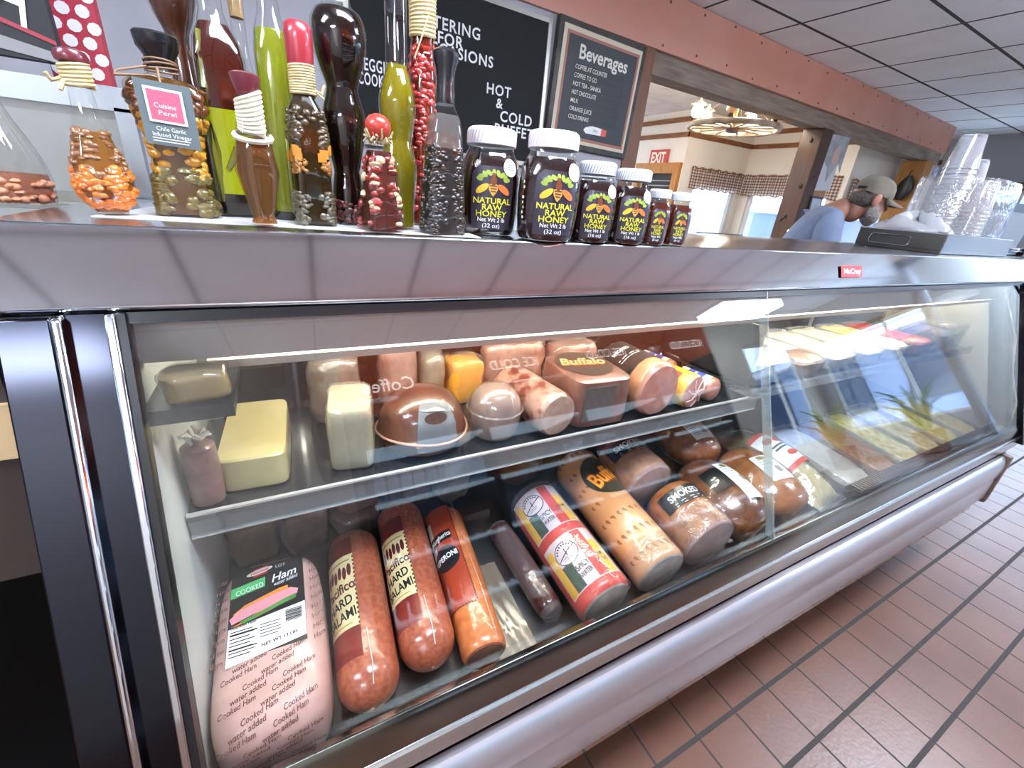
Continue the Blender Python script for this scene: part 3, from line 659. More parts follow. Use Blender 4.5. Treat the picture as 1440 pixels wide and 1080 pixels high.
salami(.137, .416, -.085, .325, 'hard salami log with cream label, lying between its twin and the pepperoni stick', 0)
# ---- pepperoni stick
r = .037; t = on_deck('pepperoni_stick', .219, .404, 'orange-brown pepperoni stick with red and black label and cut front end', 'pepperoni', -.10); S = cyl(r)
part_of(t, 'sausage', logm(MB(), logprof(.30, r, 'flat'), r), PEPCAS)
mb = MB(); logm(mb, [(-.0015, .0005), (-.0015, r * .82), (.002, r * .88)], r, 28); part_of(t, 'cut_face', mb, PEPCUT)
lab = part_of(t, 'label', patch(flatmb(), S, -.055, .006, .070, .285, 10, 10, .0008), mat('pepper_red', '#9c3a22', .35, coat=.6), 40, 'red and black label')
mb = flatmb(); blob(mb, S, ell(-.026, .168, .026, .026, 24), .0013); patch(mb, S, -.050, -.004, .205, .225, 8, 1, .0013); part_of(lab, 'black_roundel', mb, LBLACK, 40)
mb = flatmb(); patch(mb, S, -.055, -.040, .225, .262, 4, 2, .0011); patch(mb, S, -.055, -.040, .180, .200, 4, 2, .0011); part_of(lab, 'white_flag', mb, LWHITE, 40)
mb = flatmb(); write(mb, S, 'PEPERONI', -.028, .170, .0105, w=.050, off=.0018, bold=.02, ang=.1); write(mb, S, 'Margherita', -.027, .215, .010, w=.044, off=.0018, bold=.015, ang=.1); part_of(lab, 'lettering', mb, TWHITE, 0)
mb = flatmb()
for k in range(40): patch(mb, S, .0045, .0068, .072 + k * .0053, .0752 + k * .0053, 1, 1, .0013)
for k in range(11): patch(mb, S, -.053 + k * .0053, -.050 + k * .0053, .069, .0712, 1, 1, .0013)
part_of(lab, 'rope_border', mb, INK, 0)
part_of(t, 'film_fold', MB().tube([(-.02, -.004, .007), (0, -.010, .007), (.026, -.004, .009)], [.003, .005, .003], 6), FILM)
part_of(t, 'film_seam', MB().tube([S(.018, .0, .001), S(.020, .1, .0014), S(.016, .2, .0014), S(.017, .29, .001)], .0012, 6), FILM)
# ---- spicy ham chub in red, yellow and green print
r = .0545; t = on_deck('spicy_ham_chub', .447, .395, 'red, yellow and green spicy ham chub in clear wrap on the lower deck', 'ham', .02); S = cyl(r)
part_of(t, 'chub', logm(MB(), logprof(.275, r, 'flat', nd=.4), r), LRED)
mb = MB(); logm(mb, [(-.006, .0005), (-.0055, r * .5), (-.003, r * .85), (.004, r * .96)], r, 28); part_of(t, 'cut_face', mb, GREYCUT)
for k, v0 in enumerate((.020, .144)):
    h = .104
    lab = part_of(t, 'label', patch(flatmb(), S, -.082, .040, v0, v0 + h, 14, 4, .0006), LPINK, 40, 'pale label with coloured stripes')
    part_of(lab, 'red_stripe', patch(flatmb(), S, -.012, .010, v0 + .002, v0 + h - .002, 4, 3, .0010), LRED, 40)
    mb = flatmb(); patch(mb, S, .010, .032, v0 + .002, v0 + h - .03, 4, 3, .0010); patch(mb, S, -.080, -.062, v0 + .002, v0 + h - .01, 4, 3, .0010); part_of(lab, 'yellow_stripe', mb, LYEL, 40)
    part_of(lab, 'green_stripe', patch(flatmb(), S, -.062, -.040, v0 + .002, v0 + h - .05, 4, 3, .0010), LGREEN, 40)
    mb = flatmb(); blob(mb, S, ell(-.038, v0 + .071, .0245, .0225, 28), .0013); part_of(lab, 'ring', mb, INK, 0)
    mb = flatmb(); blob(mb, S, ell(-.038, v0 + .071, .0225, .0205, 28), .0017); part_of(lab, 'roundel', mb, LPINK, 0)
    mb = flatmb(); patch(mb, S, -.0590, -.0170, v0 + .0697, v0 + .0720, 8, 1, .0021, skew=.016); patch(mb, S, -.0390, -.0370, v0 + .066, v0 + .080, 1, 3, .0021); lines(mb, S, -.050, -.030, v0 + .062, 2, .004, .0012, .0021, .2)
    for q in range(9):
        a = pi * (.12 + .76 * q / 8); blob(mb, S, ell(-.038 - .0175 * cos(a), v0 + .072 + .0155 * sin(a), .0014, .0024, 8, pi / 2 - a), .0021)
    write(mb, S, 'SPICY', -.026, v0 + .036, .011, w=.027, off=.0016, bold=.02, ang=.1); write(mb, S, 'WATER', -.027, v0 + .021, .009, w=.026, off=.0016, bold=.02, ang=.1)
    write(mb, S, 'HAM', .012, v0 + .042, .008, w=.022, off=.0018, bold=.01, ang=.1); write(mb, S, 'PRODUCT', .013, v0 + .029, .007, w=.034, off=.0018, bold=.01, ang=.1)
    part_of(lab, 'lettering', mb, INK, 0)
part_of(t, 'plastic_wrap', logm(MB(), [(-.012, .02), (-.008, r * .7), (.0, r * 1.03), (.06, r * 1.05), (.14, r * 1.03), (.22, r * 1.05), (.262, r * 1.0), (.268, r * .5)], r * 1.02, 26, wob=.02), WRAP)
t = on_deck('dark_salami_chub', .362, .425, 'dark maroon wrapped chub lying against the left side of the striped chub', 'salami', .05)
part_of(t, 'sausage', logm(MB(), logprof(.22, .0235), .0235), mat('dark_maroon', '#3a1214', .3, coat=.8, coatr=.08, bump=.3, bscale=40))
part_of(t, 'film', logm(MB(), [(-.01, .004), (.0, .020), (.05, .025), (.15, .025), (.21, .022), (.225, .006)], .0245, 18, wob=.04), WRAP)
# ---- orange buffalo chicken log
r = .0565; t = on_deck('orange_chicken_log', .590, .402, 'long orange chicken log with swirling orange script and printed birds', 'chicken roll', -.035); S = cyl(r)
part_of(t, 'roll', logm(MB(), logprof(.345, r, 'flat'), r), ORLOG)
mb = MB(); logm(mb, [(-.004, .0005), (-.004, r * .7), (-.002, r * .88), (.004, r * .95)], r, 30); part_of(t, 'cut_face', mb, GREYCUT)
mb = flatmb(); k = 0
for i in range(7):
    for j in range(11):
        u, v = -.075 + j * .015 + (i % 2) * .007, .03 + i * .046
        if -.045 < u < .06 and .16 < v < .29: continue
        blob(mb, S, ell(u, v, .0035, .0055, 8, .5 * (j % 3)), .0005); blob(mb, S, ell(u + .003, v - .006, .0018, .0026, 6), .0005)
part_of(t, 'printed_birds', mb, mat('bird_print', '#98622f', .4, coat=.6), 0)
lab = part_of(t, 'emblem', blob(flatmb(), S, ell(.006, .225, .052, .058, 28), .0009), mat('emblem_dark', '#3c3a2c', .4, coat=.5), 0, 'dark emblem with orange script')
mb = flatmb(); write(mb, S, 'Buffalo', .012, .228, .040, w=.100, off=.0016, bold=.07, ang=.38, shear=.2); part_of(lab, 'script_outline', mb, mat('script_brown', '#8a3414', .4), 0)
mb = flatmb(); write(mb, S, 'Buffalo', .012, .228, .040, w=.100, off=.0024, bold=.02, ang=.38, shear=.2); part_of(lab, 'script', mb, mat('script_orange', '#f0962f', .4, coat=.5), 0)
part_of(t, 'film', logm(MB(), [(-.012, .015), (-.006, r * .8), (.004, r * 1.02), (.05, r * 1.012)], r * 1.01, 24, wob=.015), FILM)
# ---- two smoked turkey pieces
def smoked(x, y, rz, label):
    r = .068; t = on_deck('smoked_turkey', x, y, label, 'turkey', rz, 'smoked turkey pieces'); S = cyl(r)
    part_of(t, 'turkey', logm(MB(), logprof(.145, r, 'flat', td=.5), r, wob=.02), SMOKE)
    mb = MB(); logm(mb, [(-.007, .0005), (-.006, r * .6), (-.002, r * .9), (.006, r * .985)], r, 34, wob=.02); part_of(t, 'cut_face', mb, CUTM, 40, 'pale mauve cut face')
    lab = part_of(t, 'label', patch(flatmb(), S, -.075, .050, .066, .108, 14, 3, .0018), LBLACK, 40, 'black band label')
    mb = flatmb(); write(mb, S, 'SMOKED', -.016, .090, .015, w=.078, off=.0024, bold=.03); lines(mb, S, -.05, .03, .074, 2, .006, .0016, .0024, .2); part_of(lab, 'lettering', mb, mat('label_silver', '#c9ccd0', .4), 0)
    part_of(t, 'film', logm(MB(), [(-.016, .02), (-.010, r * .7), (-.002, r * .98), (.02, r * 1.012), (.06, r * 1.02)], r * 1.005, 26, wob=.03), FILM)
    part_of(t, 'film_knot', MB().ball((r * .98, -.002, r * .8), .008, 8, 6, (1, .7, .6), .25), FILM)
smoked(.733, .412, -.04, 'smoked turkey piece with black band label, front one with its cut face to the glass')
smoked(.726, .588, -.02, 'smoked turkey piece with black band label, lying behind its twin')
# ---- dark smoked hams with labels
def ham(name, x, y, w, d, h, m, label, rz, kind):
    t = on_deck(name, x, y, label, 'ham', rz, 'smoked hams')
    R = []; n = 36
    for k in range(13):
        f = k / 12; a = pi * f; yy = d / 2 * (1 - cos(a)); s = max(sin(a), .02) ** .62
        R.append([(w / 2 * s * sin(q) * (1 + .03 * sin(3 * q)), yy, h / 2 + (h / 2 * s * cos(q) if cos(q) > -.9 else -h / 2 * (.5 + .42 * s))) for q in [2 * pi * j / n for j in range(n)]])
    part_of(t, 'ham', MB().loft(R), m)
    def SH(u, v, off=0):                                      # v from the front (0) to the back over the top
        f = math.acos(max(-1, min(1, 1 - 2 * v / d))); s = max(sin(f), .02) ** .62
        a = u / (w / 2) ; e = 1 + off / (h / 2) 
        return Vector((w / 2 * s * sin(a) * (1 + .03 * sin(3 * a)) * e, v, h / 2 + h / 2 * s * cos(a) * e + off * .4))
    if kind == 2:
        lb = part_of(t, 'black_label', patch(flatmb(), SH, -.062, .068, .085, .150, 14, 6, .0016), LBLACK, 40)
        lw = part_of(t, 'white_label', patch(flatmb(), SH, -.004, .060, .045, .160, 10, 8, .0028), LWHITE, 40)
    else:
        va, vb = (.035, .115) if kind == 1 else (.060, .145)
        lw = part_of(t, 'white_label', patch(flatmb(), SH, -.036, .036, va, vb, 10, 8, .0022), LWHITE, 40)
    u0 = .002 if kind == 2 else -.028
    dv = {1: -.043, 2: 0, 3: -.015}[kind]
    mb = flatmb(); lines(mb, SH, u0, u0 + .05, .142 + dv, 3, .008, .002, .0034, .4); lines(mb, SH, u0, u0 + .022, .115 + dv, 5, .006, .0016, .0034, .3); patch(mb, SH, u0 + .030, u0 + .046, .095 + dv, .115 + dv, 2, 2, .0034)
    part_of(lw, 'fine_print', mb, INKG, 0)
    if kind != 1:
        mb = flatmb(); blob(mb, SH, ell(u0 + .020, .150 + dv, .013, .006), .0034); part_of(lw, 'crest', mb, mat('crest_olive', '#8a7a34', .5), 0)
    part_of(t, 'net_rim', MB().tube([(w / 2 * .86 * sin(q), d / 2 - d / 2 * .93 * cos(q), h * .22) for q in [2 * pi * j / 30 for j in range(30)]], .0022, 6, closed=True), FILM)
    R2 = [[((p[0]) * 1.025, p[1] * 1.01 - .001, h / 2 + (p[2] - h / 2) * 1.02 + .0022) for p in r] for r in R]
    part_of(t, 'film', MB().loft(R2), glass('clear_film', (.98, .98, .98, 1), .07, .05, bump=.7, bscale=22))
ham('smoked_ham', .886, .402, .160, .215, .118, SMOKEDK, 'dark smoked ham with black and white labels, beside the front turkey piece', -.06, 2)
ham('smoked_ham', .985, .622, .165, .170, .112, SMOKE, 'smoked ham with one white label, lying behind the others against the back', -.1, 1)
ham('smoked_ham', 1.052, .408, .170, .215, .108, SMOKE, 'smoked ham with one white label, lying beside the bag of shreds', -.12, 3)
# ---- bag of shredded cabbage
t = on_deck('shredded_food_bag', 1.250, .400, 'clear pillow bag of pale shreds with red and white label, front right of the hams', 'bag', .10); t.scale = (1.12, 1.2, 1.3)
def pillow(w, d, h, n=14, k=20, e=.6):
    R = []
    for i in range(k + 1):
        f = i / k; s = max(sin(pi * f), 0) ** .45; ww = w / 2 * (.92 + .08 * s)
        up = [(ww * (2 * j / n - 1), d * f, h * (.16 + .84 * s * max(1 - abs(2 * j / n - 1) ** 2.4, 0) ) * (1 + .05 * sin(i * 2.1 + j))) for j in range(n + 1)]
        dn = [(ww * (1 - 2 * j / n) , d * f, .002) for j in range(1, n)]
        R.append(up + dn)
    return R
part_of(t, 'shreds', MB().loft([[(p[0] * .93, .012 + p[1] * .92, p[2] * .95 + .0005) for p in r] for r in pillow(.142, .29, .062)]), mat('shreds_cream', '#cdbf8a', .5, col2='#b5a468', nscale=70, nlo=.35, nhi=.65, bump=1.0, bscale=90, stretch=(3, .6, 1)))
R = pillow(.148, .30, .066); part_of(t, 'bag', MB().loft(R), glass('bag_film', (.97, .97, .96, 1), .09, .06, bump=.9, bscale=26, haze=.06))
part_of(t, 'bag_seal', MB().box((-.072, -.022, .004), (.072, .004, .007)).box((-.070, .297, .004), (.070, .318, .007)), FILM, 0)
def SB(u, v, off=0):
    f = v / .30; s = max(sin(pi * f), 0) ** .45; ww = .074 * (.92 + .08 * s); return Vector((u, v, .066 * (.16 + .84 * s * max(1 - abs(u / ww) ** 2.4, 0)) + .003 + off))
lab = part_of(t, 'label', patch(flatmb(), SB, -.050, .052, .10, .225, 10, 8, .001), LRED, 40, 'red edged white label')
part_of(lab, 'white_panel', patch(flatmb(), SB, -.050, .052, .112, .212, 10, 8, .0018), LWHITE, 40)
mb = flatmb(); blob(mb, SB, ell(-.02, .190, .016, .010, 12), .0028); blob(mb, SB, ell(.016, .185, .018, .009, 12), .0028); blob(mb, SB, ell(.0, .135, .020, .009, 12), .0028); part_of(lab, 'red_print', mb, LRED, 0)
mb = flatmb(); lines(mb, SB, -.035, .035, .165, 2, .01, .005, .0030, .2); part_of(lab, 'dark_print', mb, INK, 0)
# ---- pans and trays
PAN = mat('pan_steel', '#9c9ea0', .22, .9); CLEARP = glass('clear_tray', (.94, .95, .96, 1), .10, .02, haze=.10, hazecol='#cfd6dc')
def pan(name, x, y, z, w, d, h, pm, fill, label, cat, rx=0, fillh=.8, lid=False, rz=0, group=None, rim=.006):
    t = thing(name, (x, y, z), label, cat, group=group, rot=(rx, 0, rz)); n = 28
    def ring(hw, hd, zz, e=.32): return [(hw * math.copysign(abs(cos(q)) ** e, cos(q)), d / 2 + hd * math.copysign(abs(sin(q)) ** e, sin(q)), zz) for q in [2 * pi * j / n for j in range(n)]]
    a, b = w / 2, d / 2
    part_of(t, 'tray', MB().loft([ring(a * .80, b * .88, 0), ring(a * .86, b * .92, .002), ring(a * .965, b * .975, h * .95), ring(a, b, h * .96), ring(a, b, h), ring(a * .955, b * .965, h), ring(a * .84, b * .90, .004), ring(a * .05, b * .05, .004)], cap=True), pm)
    R = [ring(a * .82, b * .88, .0045), ring(a * .93, b * .95, h * fillh - .004)]
    for s_, hh in ((.80, .010), (.5, .014), (.05, .016)): R.append([(p[0] * s_ / .93 , d / 2 + (p[1] - d / 2) * s_ / .93, h * fillh + hh * .7 + random.uniform(-.003, .003)) for p in R[1]])
    part_of(t, fill[0], MB().loft(R), fill[1])
    if lid: part_of(t, 'film_cover', MB().loft([ring(a * .99, b * .99, h + .001), ring(a * .97, b * .97, h + .010), ring(a * .5, b * .5, h + .013), ring(a * .04, b * .04, h + .013)]), FILM)
    return t
def grain(name, c, c2, s=60, b=1.0): return mat(name, c, .45, col2=c2, nscale=s, nlo=.35, nhi=.65, bump=b, bscale=s, coat=.4, coatr=.15)
fills = [('grain_salad', grain('grain_brown', '#8a6a4a', '#6b4c32'), 'brown grain salad'), ('meat_salad', grain('salad_brown', '#a07450', '#7e563a'), 'reddish brown chopped salad'),
         ('pasta_salad', grain('pasta_cream', '#d2c48c', '#a8985c', 45), 'pale cut pasta salad'), ('potato_salad', grain('potato_cream', '#c9bb8a', '#9d8f62', 40), 'cream potato salad'),
         ('macaroni_salad', grain('mac_yellow', '#cfbf74', '#a5954e', 45), 'yellow macaroni salad'), ('tuna_salad', grain('tuna_tan', '#b9a474', '#94804f', 50), 'tan chopped salad')]
fills[0] = ('lettuce_liner', grain('pale_film', '#b9b6ae', '#a19e96', 18, .5), 'pale wrapped sheets')
for i, f in enumerate(fills):
    x = 1.502 + i * .172; y = .420
    pan('salad_tray', x, y, dk(y) + .002, .166, .30, .055, CLEARP, f[:2], 'clear lower-deck tray of ' + f[2], 'tray', rx=RX, fillh=.72, group='salad trays on the lower deck')
zS = .9125
tops = [(1.155, .19, 'cream_cheese', grain('cream_white', '#efece2', '#dcd8cc', 14, .4), 'steel pan heaped with white cream spread, next to the small blue-labelled packs', PAN, .062),
        (1.345, .17, 'sliced_meat', grain('sliced_brown', '#8c6450', '#6e4a3a', 20, .6), 'clear tray of brown sliced meat under a white paper slip', CLEARP, .05),
        (1.525, .17, 'white_salad', grain('white_salad', '#d9d6cc', '#b9b4a6', 30), 'clear tray of speckled white salad, right of the brown sliced meat', CLEARP, .05),
        (1.705, .17, 'egg_salad', grain('egg_white', '#e2ddcb', '#c6bd9c', 30), 'clear tray of creamy egg salad on the raised shelf', CLEARP, .05),
        (1.885, .17, 'chicken_salad', grain('yolk', '#dfcf98', '#cdb878', 25), 'clear tray of pale yellow salad on the raised shelf', CLEARP, .05),
        (2.085, .18, 'red_salad', grain('red_peppers', '#b3382c', '#8a261e', 30), 'clear tray of red chopped peppers on the raised shelf', CLEARP, .05)]
for x, w, nm, m, lb, pm, h in tops:
    t = pan('salad_pan' if pm is PAN else 'salad_tray', x, .595, zS, w, .28, h, pm, (nm, m), lb, 'tray', fillh=.86, group='trays on the raised shelf')
    if nm == 'sliced_meat': part_of(t, 'paper_slip', MB().box((-.04, .09, h + .004), (.045, .19, h + .006)), LWHITE, 0)
for i in range(2):
    t = pan('plastic_container', 2.265 + i * .12, .60, zS, .11, .16, .09, CLEARP, ('contents', grain('pale_contents' + str(i), ['#a9b2bd', '#8fa08a'][i], '#8a94a0', 25)), ['clear deep container of pale grey food near the far end', 'clear deep container of green-grey food, last on the raised shelf'][i], 'container', fillh=.7, lid=True, group='deep containers on the raised shelf')
# two black oval plates stood beside the last tray
for i in range(2):
    y = .405 + i * .125; t = thing('oval_plate', (2.497, y + .05, dk(y) + .018), ['front', 'rear'][i] + ' of two black oval plates beside the last salad tray', 'plate', group='black oval plates', rot=(RX, .25, 0))
    part_of(t, 'rim', MB().tube([(.034 * cos(q), .062 * sin(q), .014) for q in [2 * pi * j / 28 for j in range(28)]], .005, 8, closed=True), BLACK)
    part_of(t, 'dish', MB().lathe([(.020, .0), (.024, .002), (.032, .013), (.030, .013), (.02, .004), (.0005, .004)], 28, sy=1.8), BLACK)

# ---- middle shelf
zL = .8798
def on_shelf(name, x, y, label, cat, rz=0, group=None, z=zL): return thing(name, (x, y, z), label, cat, rz, group)
t = on_shelf('cheese_block', -.066, .640, 'pale yellow wrapped cheese block at the left end of the middle shelf', 'cheese', rz=-.05)
part_of(t, 'cheese', rbox(.094, .20, .056, .01, e=9, top=.965), CHEESE, 30)
t = on_shelf('cheese_block', .075, .640, 'tall ivory wrapped cheese block standing in the middle of the black shelf', 'cheese', rz=-.15)
part_of(t, 'cheese', rbox(.070, .115, .108, .01, e=8, top=.93), CHEESE2, 30)
R = rbox(.074, .121, .112, .01, e=5, top=.93)
R.v = [(x + .002 * sin(y * 300 + z * 200), y - .003, z) for x, y, z in R.v]; part_of(t, 'film', R, FILM, 40)
t = on_shelf('wrapped_chub', -.124, .632, 'small mauve chub standing on end with a white tied top, left of the cheese block', 'sausage')
part_of(t, 'sausage', MB().lathe([(.012, 0), (.020, .006), (.022, .05), (.020, .095), (.008, .104)], 20), MAUVE)
mb = MB()
for k in range(9):
    a = 2 * pi * k / 9; mb.tube([(0, 0, .102), (.012 * cos(a), .012 * sin(a), .112 + .003 * (k % 2)), (.018 * cos(a + .4), .018 * sin(a + .4), .106 + .006 * (k % 3))], [.003, .004, .002], 6)
part_of(t, 'tied_end', mb, mat('white_plastic', '#d8d5cf', .35, coat=.4))
# dark roast with a grey label
t = on_shelf('dark_roast_beef', .210, .612, 'large round dark brown roast with a grey front label', 'roast beef')
R = []
for z, q in ((0, .058), (.006, .072), (.028, .081), (.034, .083), (.038, .080), (.065, .076), (.088, .062), (.102, .043), (.110, .018)): R.append((q, z))
part_of(t, 'roast', MB().lathe(R, 36, c=(0, .083, 0), sy=.95), DKMEAT)
part_of(t, 'vacuum_seam', MB().tube([(.085 * cos(q), .083 + .081 * sin(q), .034 + .004 * sin(2 * q)) for q in [2 * pi * j / 40 for j in range(40)]], .0024, 6, closed=True), mat('seam_film', '#b98f80', .25, coat=.6))
def SR(u, v, off=0):
    import bisect
    zz = [p[1] for p in R]; qq = [p[0] for p in R]; v = min(max(v, 0), .109)
    i = max(1, bisect.bisect_left(zz, v)); f = (v - zz[i - 1]) / max(zz[i] - zz[i - 1], 1e-6); q = qq[i - 1] + (qq[i] - qq[i - 1]) * f + off
    a = u / .08; return Vector((q * sin(a), .083 - .95 * q * cos(a), v + off * .6))
lab = part_of(t, 'label', patch(flatmb(), SR, -.030, .046, .014, .099, 10, 10, .002), LGREY, 40, 'grey paper label with dark brown window')
mb = flatmb(); blob(mb, SR, ell(.006, .078, .024, .009), .0030); part_of(lab, 'dark_window', mb, mat('label_brown', '#3a221a', .5), 0)
mb = flatmb(); blob(mb, SR, [(-.018, .090), (.012, .094), (.030, .088), (.036, .083), (.012, .088)], .0032); part_of(lab, 'pale_swash', mb, mat('swash_pale', '#a8a79c', .5), 0)
mb = flatmb(); blob(mb, SR, ell(-.036, .036, .006, .003), .0022); blob(mb, SR, ell(-.028, .030, .005, .003), .0022); part_of(t, 'small_print', mb, mat('gold_print', '#caa06a', .5), 0)
# the round loaf with a strapped clear label
t = on_shelf('wrapped_loaf', .3525, .622, 'round grey-pink loaf in clear wrap, between the dark roast and the speckled log', 'deli meat'); t.scale = (.85, .85, .98)
part_of(t, 'loaf', MB().lathe([(.040, 0), (.052, .006), (.060, .03), (.062, .055), (.056, .08), (.040, .098), (.015, .107)], 32, c=(0, .063, 0)), mat('greypink_loaf', '#7c625a', .4, col2='#937467', nscale=9, coat=.8, coatr=.08, bump=.4, bscale=30))
part_of(t, 'film', MB().lathe([(.044, 0.001), (.056, .006), (.063, .03), (.0645, .056), (.058, .082), (.042, .1), (.016, .110)], 30, c=(0, .063, 0)), WRAP)
part_of(t, 'band', MB().tube([(.0655 * cos(q), .063 + .0655 * sin(q), .060) for q in [2 * pi * j / 36 for j in range(36)]], .0022, 6, closed=True), FILM)
# speckled log, cut face forward
r = .048; t = on_shelf('speckled_log', .466, .616, 'pale cut log with a dark red speckled top, right of the round loaf', 'deli meat', rz=.12)
part_of(t, 'log', logm(MB(), logprof(.20, r, 'flat'), r), mat('speckled_skin', '#a68374', .4, col2='#6a3029', nscale=30, nlo=.45, nhi=.62, coat=.8, coatr=.1, bump=.3, bscale=40))
mb = MB(); logm(mb, [(-.004, .0005), (-.0035, r * .6), (-.001, r * .88), (.006, r * .97)], r, 30); part_of(t, 'cut_face', mb, mat('mortadella_face', '#a88c7d', .4, col2='#977968', nscale=40, coat=.7, coatr=.12), 40)
# loaf with dark top and orange script
t = on_shelf('deli_loaf', .585, .614, 'large boxy loaf with a dark printed top and orange script', 'deli meat', rz=-.05)
part_of(t, 'loaf', rbox(.150, .175, .112, .02, e=5, top=.86), mat('loaf_pink', '#7d564b', .4, col2='#664138', nscale=18, coat=.8, coatr=.1, bump=.35, bscale=35), 45)
ST = plane((0, .10, .1128), (1, .02, 0), (0, 1, 0))
lab = part_of(t, 'top_label', blob(flatmb(), ST, ell(-.004, -.004, .064, .070, 30), .0006), mat('loaf_label', '#3a302a', .35, coat=.6), 0, 'dark printed label')
mb = flatmb(); write(mb, ST, 'Buffalo', -.004, .004, .036, w=.112, off=.0014, bold=.06, ang=-.15, shear=.3); part_of(lab, 'script_outline', mb, mat('script_rust', '#b06a3c', .4), 0)
mb = flatmb(); write(mb, ST, 'Buffalo', -.004, .004, .036, w=.112, off=.0020, bold=.0, ang=-.15, shear=.3); part_of(lab, 'script', mb, mat('script_peach', '#e0a878', .4), 0)
part_of(t, 'front_label', MB().prism([(.001, .020), (-.0012, .020), (-.0012, .098), (.001, .098)], -.058, .02), mat('front_label_grey', '#56504e', .3, coat=.7), 0)
# half ham with dark label
r = .066; t = on_shelf('half_ham', .740, .616, 'half ham with pink cut face and black band label on the middle shelf', 'ham', rz=.05); S = cyl(r)
part_of(t, 'ham', logm(MB(), logprof(.17, r, 'flat', td=.6), r, wob=.02), mat('half_ham_skin', '#b8815f', .4, col2='#a06a4a', nscale=15, coat=.7, coatr=.1, bump=.2))
mb = MB(); logm(mb, [(-.008, .0005), (-.007, r * .6), (-.002, r * .9), (.006, r * .985)], r, 34, wob=.02); part_of(t, 'cut_face', mb, PINK, 40)
lab = part_of(t, 'label', patch(flatmb(), S, -.120, .080, .042, .150, 18, 5, .0018), LBLACK, 40)
mb = flatmb(); write(mb, S, 'SMOKED', -.03, .112, .010, w=.05, off=.0024, bold=.02); lines(mb, S, -.06, .02, .085, 2, .008, .002, .0024, .3); part_of(lab, 'lettering', mb, mat('label_silver', '#c9ccd0', .4), 0)
# tricolour chub
r = .044; t = on_shelf('striped_chub', .862, .616, 'red, yellow and green striped chub with a twisted wrapper end, on the middle shelf', 'ham', rz=.14); S = cyl(r)
part_of(t, 'chub', logm(MB(), logprof(.22, r, 'flat', td=.4), r), mat('chub_yellow', '#e3ae35', .35, coat=.6))
part_of(t, 'red_stripe', patch(flatmb(), S, -.058, -.016, .03, .215, 8, 6, .0008), LRED, 40); part_of(t, 'green_stripe', patch(flatmb(), S, .018, .052, .03, .215, 8, 6, .0008), mat('chub_green', '#6f9a5c', .4, coat=.5), 40)
mb = MB(); logm(mb, [(-.006, .0005), (-.005, r * .6), (-.001, r * .9), (.006, r * .98)], r, 30); part_of(t, 'cut_face', mb, PINK, 40)
mb = MB()
for k in range(7):
    a = 2 * pi * k / 7 + .3; mb.tube([(0, -.008, r), (.02 * sin(a), -.008, r + .02 * cos(a)), (.036 * sin(a + .3), -.005, r + .036 * cos(a + .3))], .0012, 5)
part_of(t, 'film_folds', mb, mat('film_fold_pink', '#e6c2b8', .3, coat=.6))
part_of(t, 'twisted_end', MB().tube([(0, .215, r), (.005, .235, r + .012), (-.002, .25, r + .02), (.0, .265, r + .018)], [.03, .012, .016, .024], 10), FILM)
# two small blue-labelled packs
for k, (x, y, lb) in enumerate(((.958, .618, 'front'), (.948, .755, 'rear'))):
    r = .031; t = on_shelf('sausage_pack', x, y, lb + ' of two short sausage chubs with blue and yellow labels, beside the steel pan', 'sausage', rz=.2, group='small blue-labelled sausage chubs'); S = cyl(r)
    part_of(t, 'sausage', logm(MB(), logprof(.115, r, nd=.5, td=.4), r), mat('sausage_pink', '#a86a58', .4, coat=.7, coatr=.1))
    lab = part_of(t, 'label', patch(flatmb(), S, -.055, .050, .022, .105, 14, 4, .0008), mat('pack_cream', '#d9d8c4', .4, coat=.5), 40)
    part_of(lab, 'blue_panel', patch(flatmb(), S, -.045, .005, .040, .085, 8, 3, .0014), LBLUE, 40)
    mb = flatmb(); patch(mb, S, .014, .020, .024, .103, 2, 4, .0014); part_of(lab, 'navy_stripe', mb, mat('navy', '#222a55', .4), 0)
    mb = flatmb(); patch(mb, S, -.038, -.004, .060, .066, 4, 1, .0018); part_of(lab, 'white_print', mb, TWHITE, 0)
# back row on the middle shelf
def lump(name, x, y, z, w, d, h, m, label, cat, rz=0, tilt=0, group=None, deck=False, film=True, e=3.0, top=.72):
    t = thing(name, (x, y, z), label, cat, rz, group)
    if deck: t.rotation_euler = (RX, 0, rz)
    b = rbox(w, d, h, .02, e=e, top=top)
    b.v = [(p[0] + .03 * w * sin(p[2] * 90 + p[1] * 60), p[1] + .03 * d * sin(p[0] * 80), p[2] * (1 + .03 * sin(p[0] * 100 + p[1] * 70))) for p in b.v]
    part_of(t, 'piece', b, m, 60)
    if film:
        f = rbox(w * 1.03, d * 1.03, h * 1.035, .02, e=e - .4, top=top)
        f.v = [(p[0] + .035 * w * sin(p[2] * 120 + p[1] * 90), p[1] - .015 * d + .03 * d * sin(p[0] * 110), p[2] * (1 + .03 * sin(p[0] * 130 + p[1] * 90)) + .001) for p in f.v]
        part_of(t, 'film', f, WRAP, 60)
    return t
lump('cheese_wedge', .352, .812, zL, .080, .065, .098, OCHEESE, 'orange-yellow cheese chunk standing behind the round loaf', 'cheese', e=6, top=.9)
lump('wrapped_meat', .075, .800, zL, .095, .09, .135, mat('greybrown_meat', '#6e5f57', .4, col2='#57483f', nscale=20, coat=.8, bump=.8, bscale=40), 'tall grey-brown wrapped meat at the back, behind the ivory cheese', 'deli meat')
lump('wrapped_meat', .205, .825, zL, .08, .07, .150, mat('rose_meat', '#9a756c', .4, col2='#7d564d', nscale=20, coat=.8, bump=.6, bscale=40), 'rosy wrapped meat standing behind the dark roast', 'deli meat', top=.45)
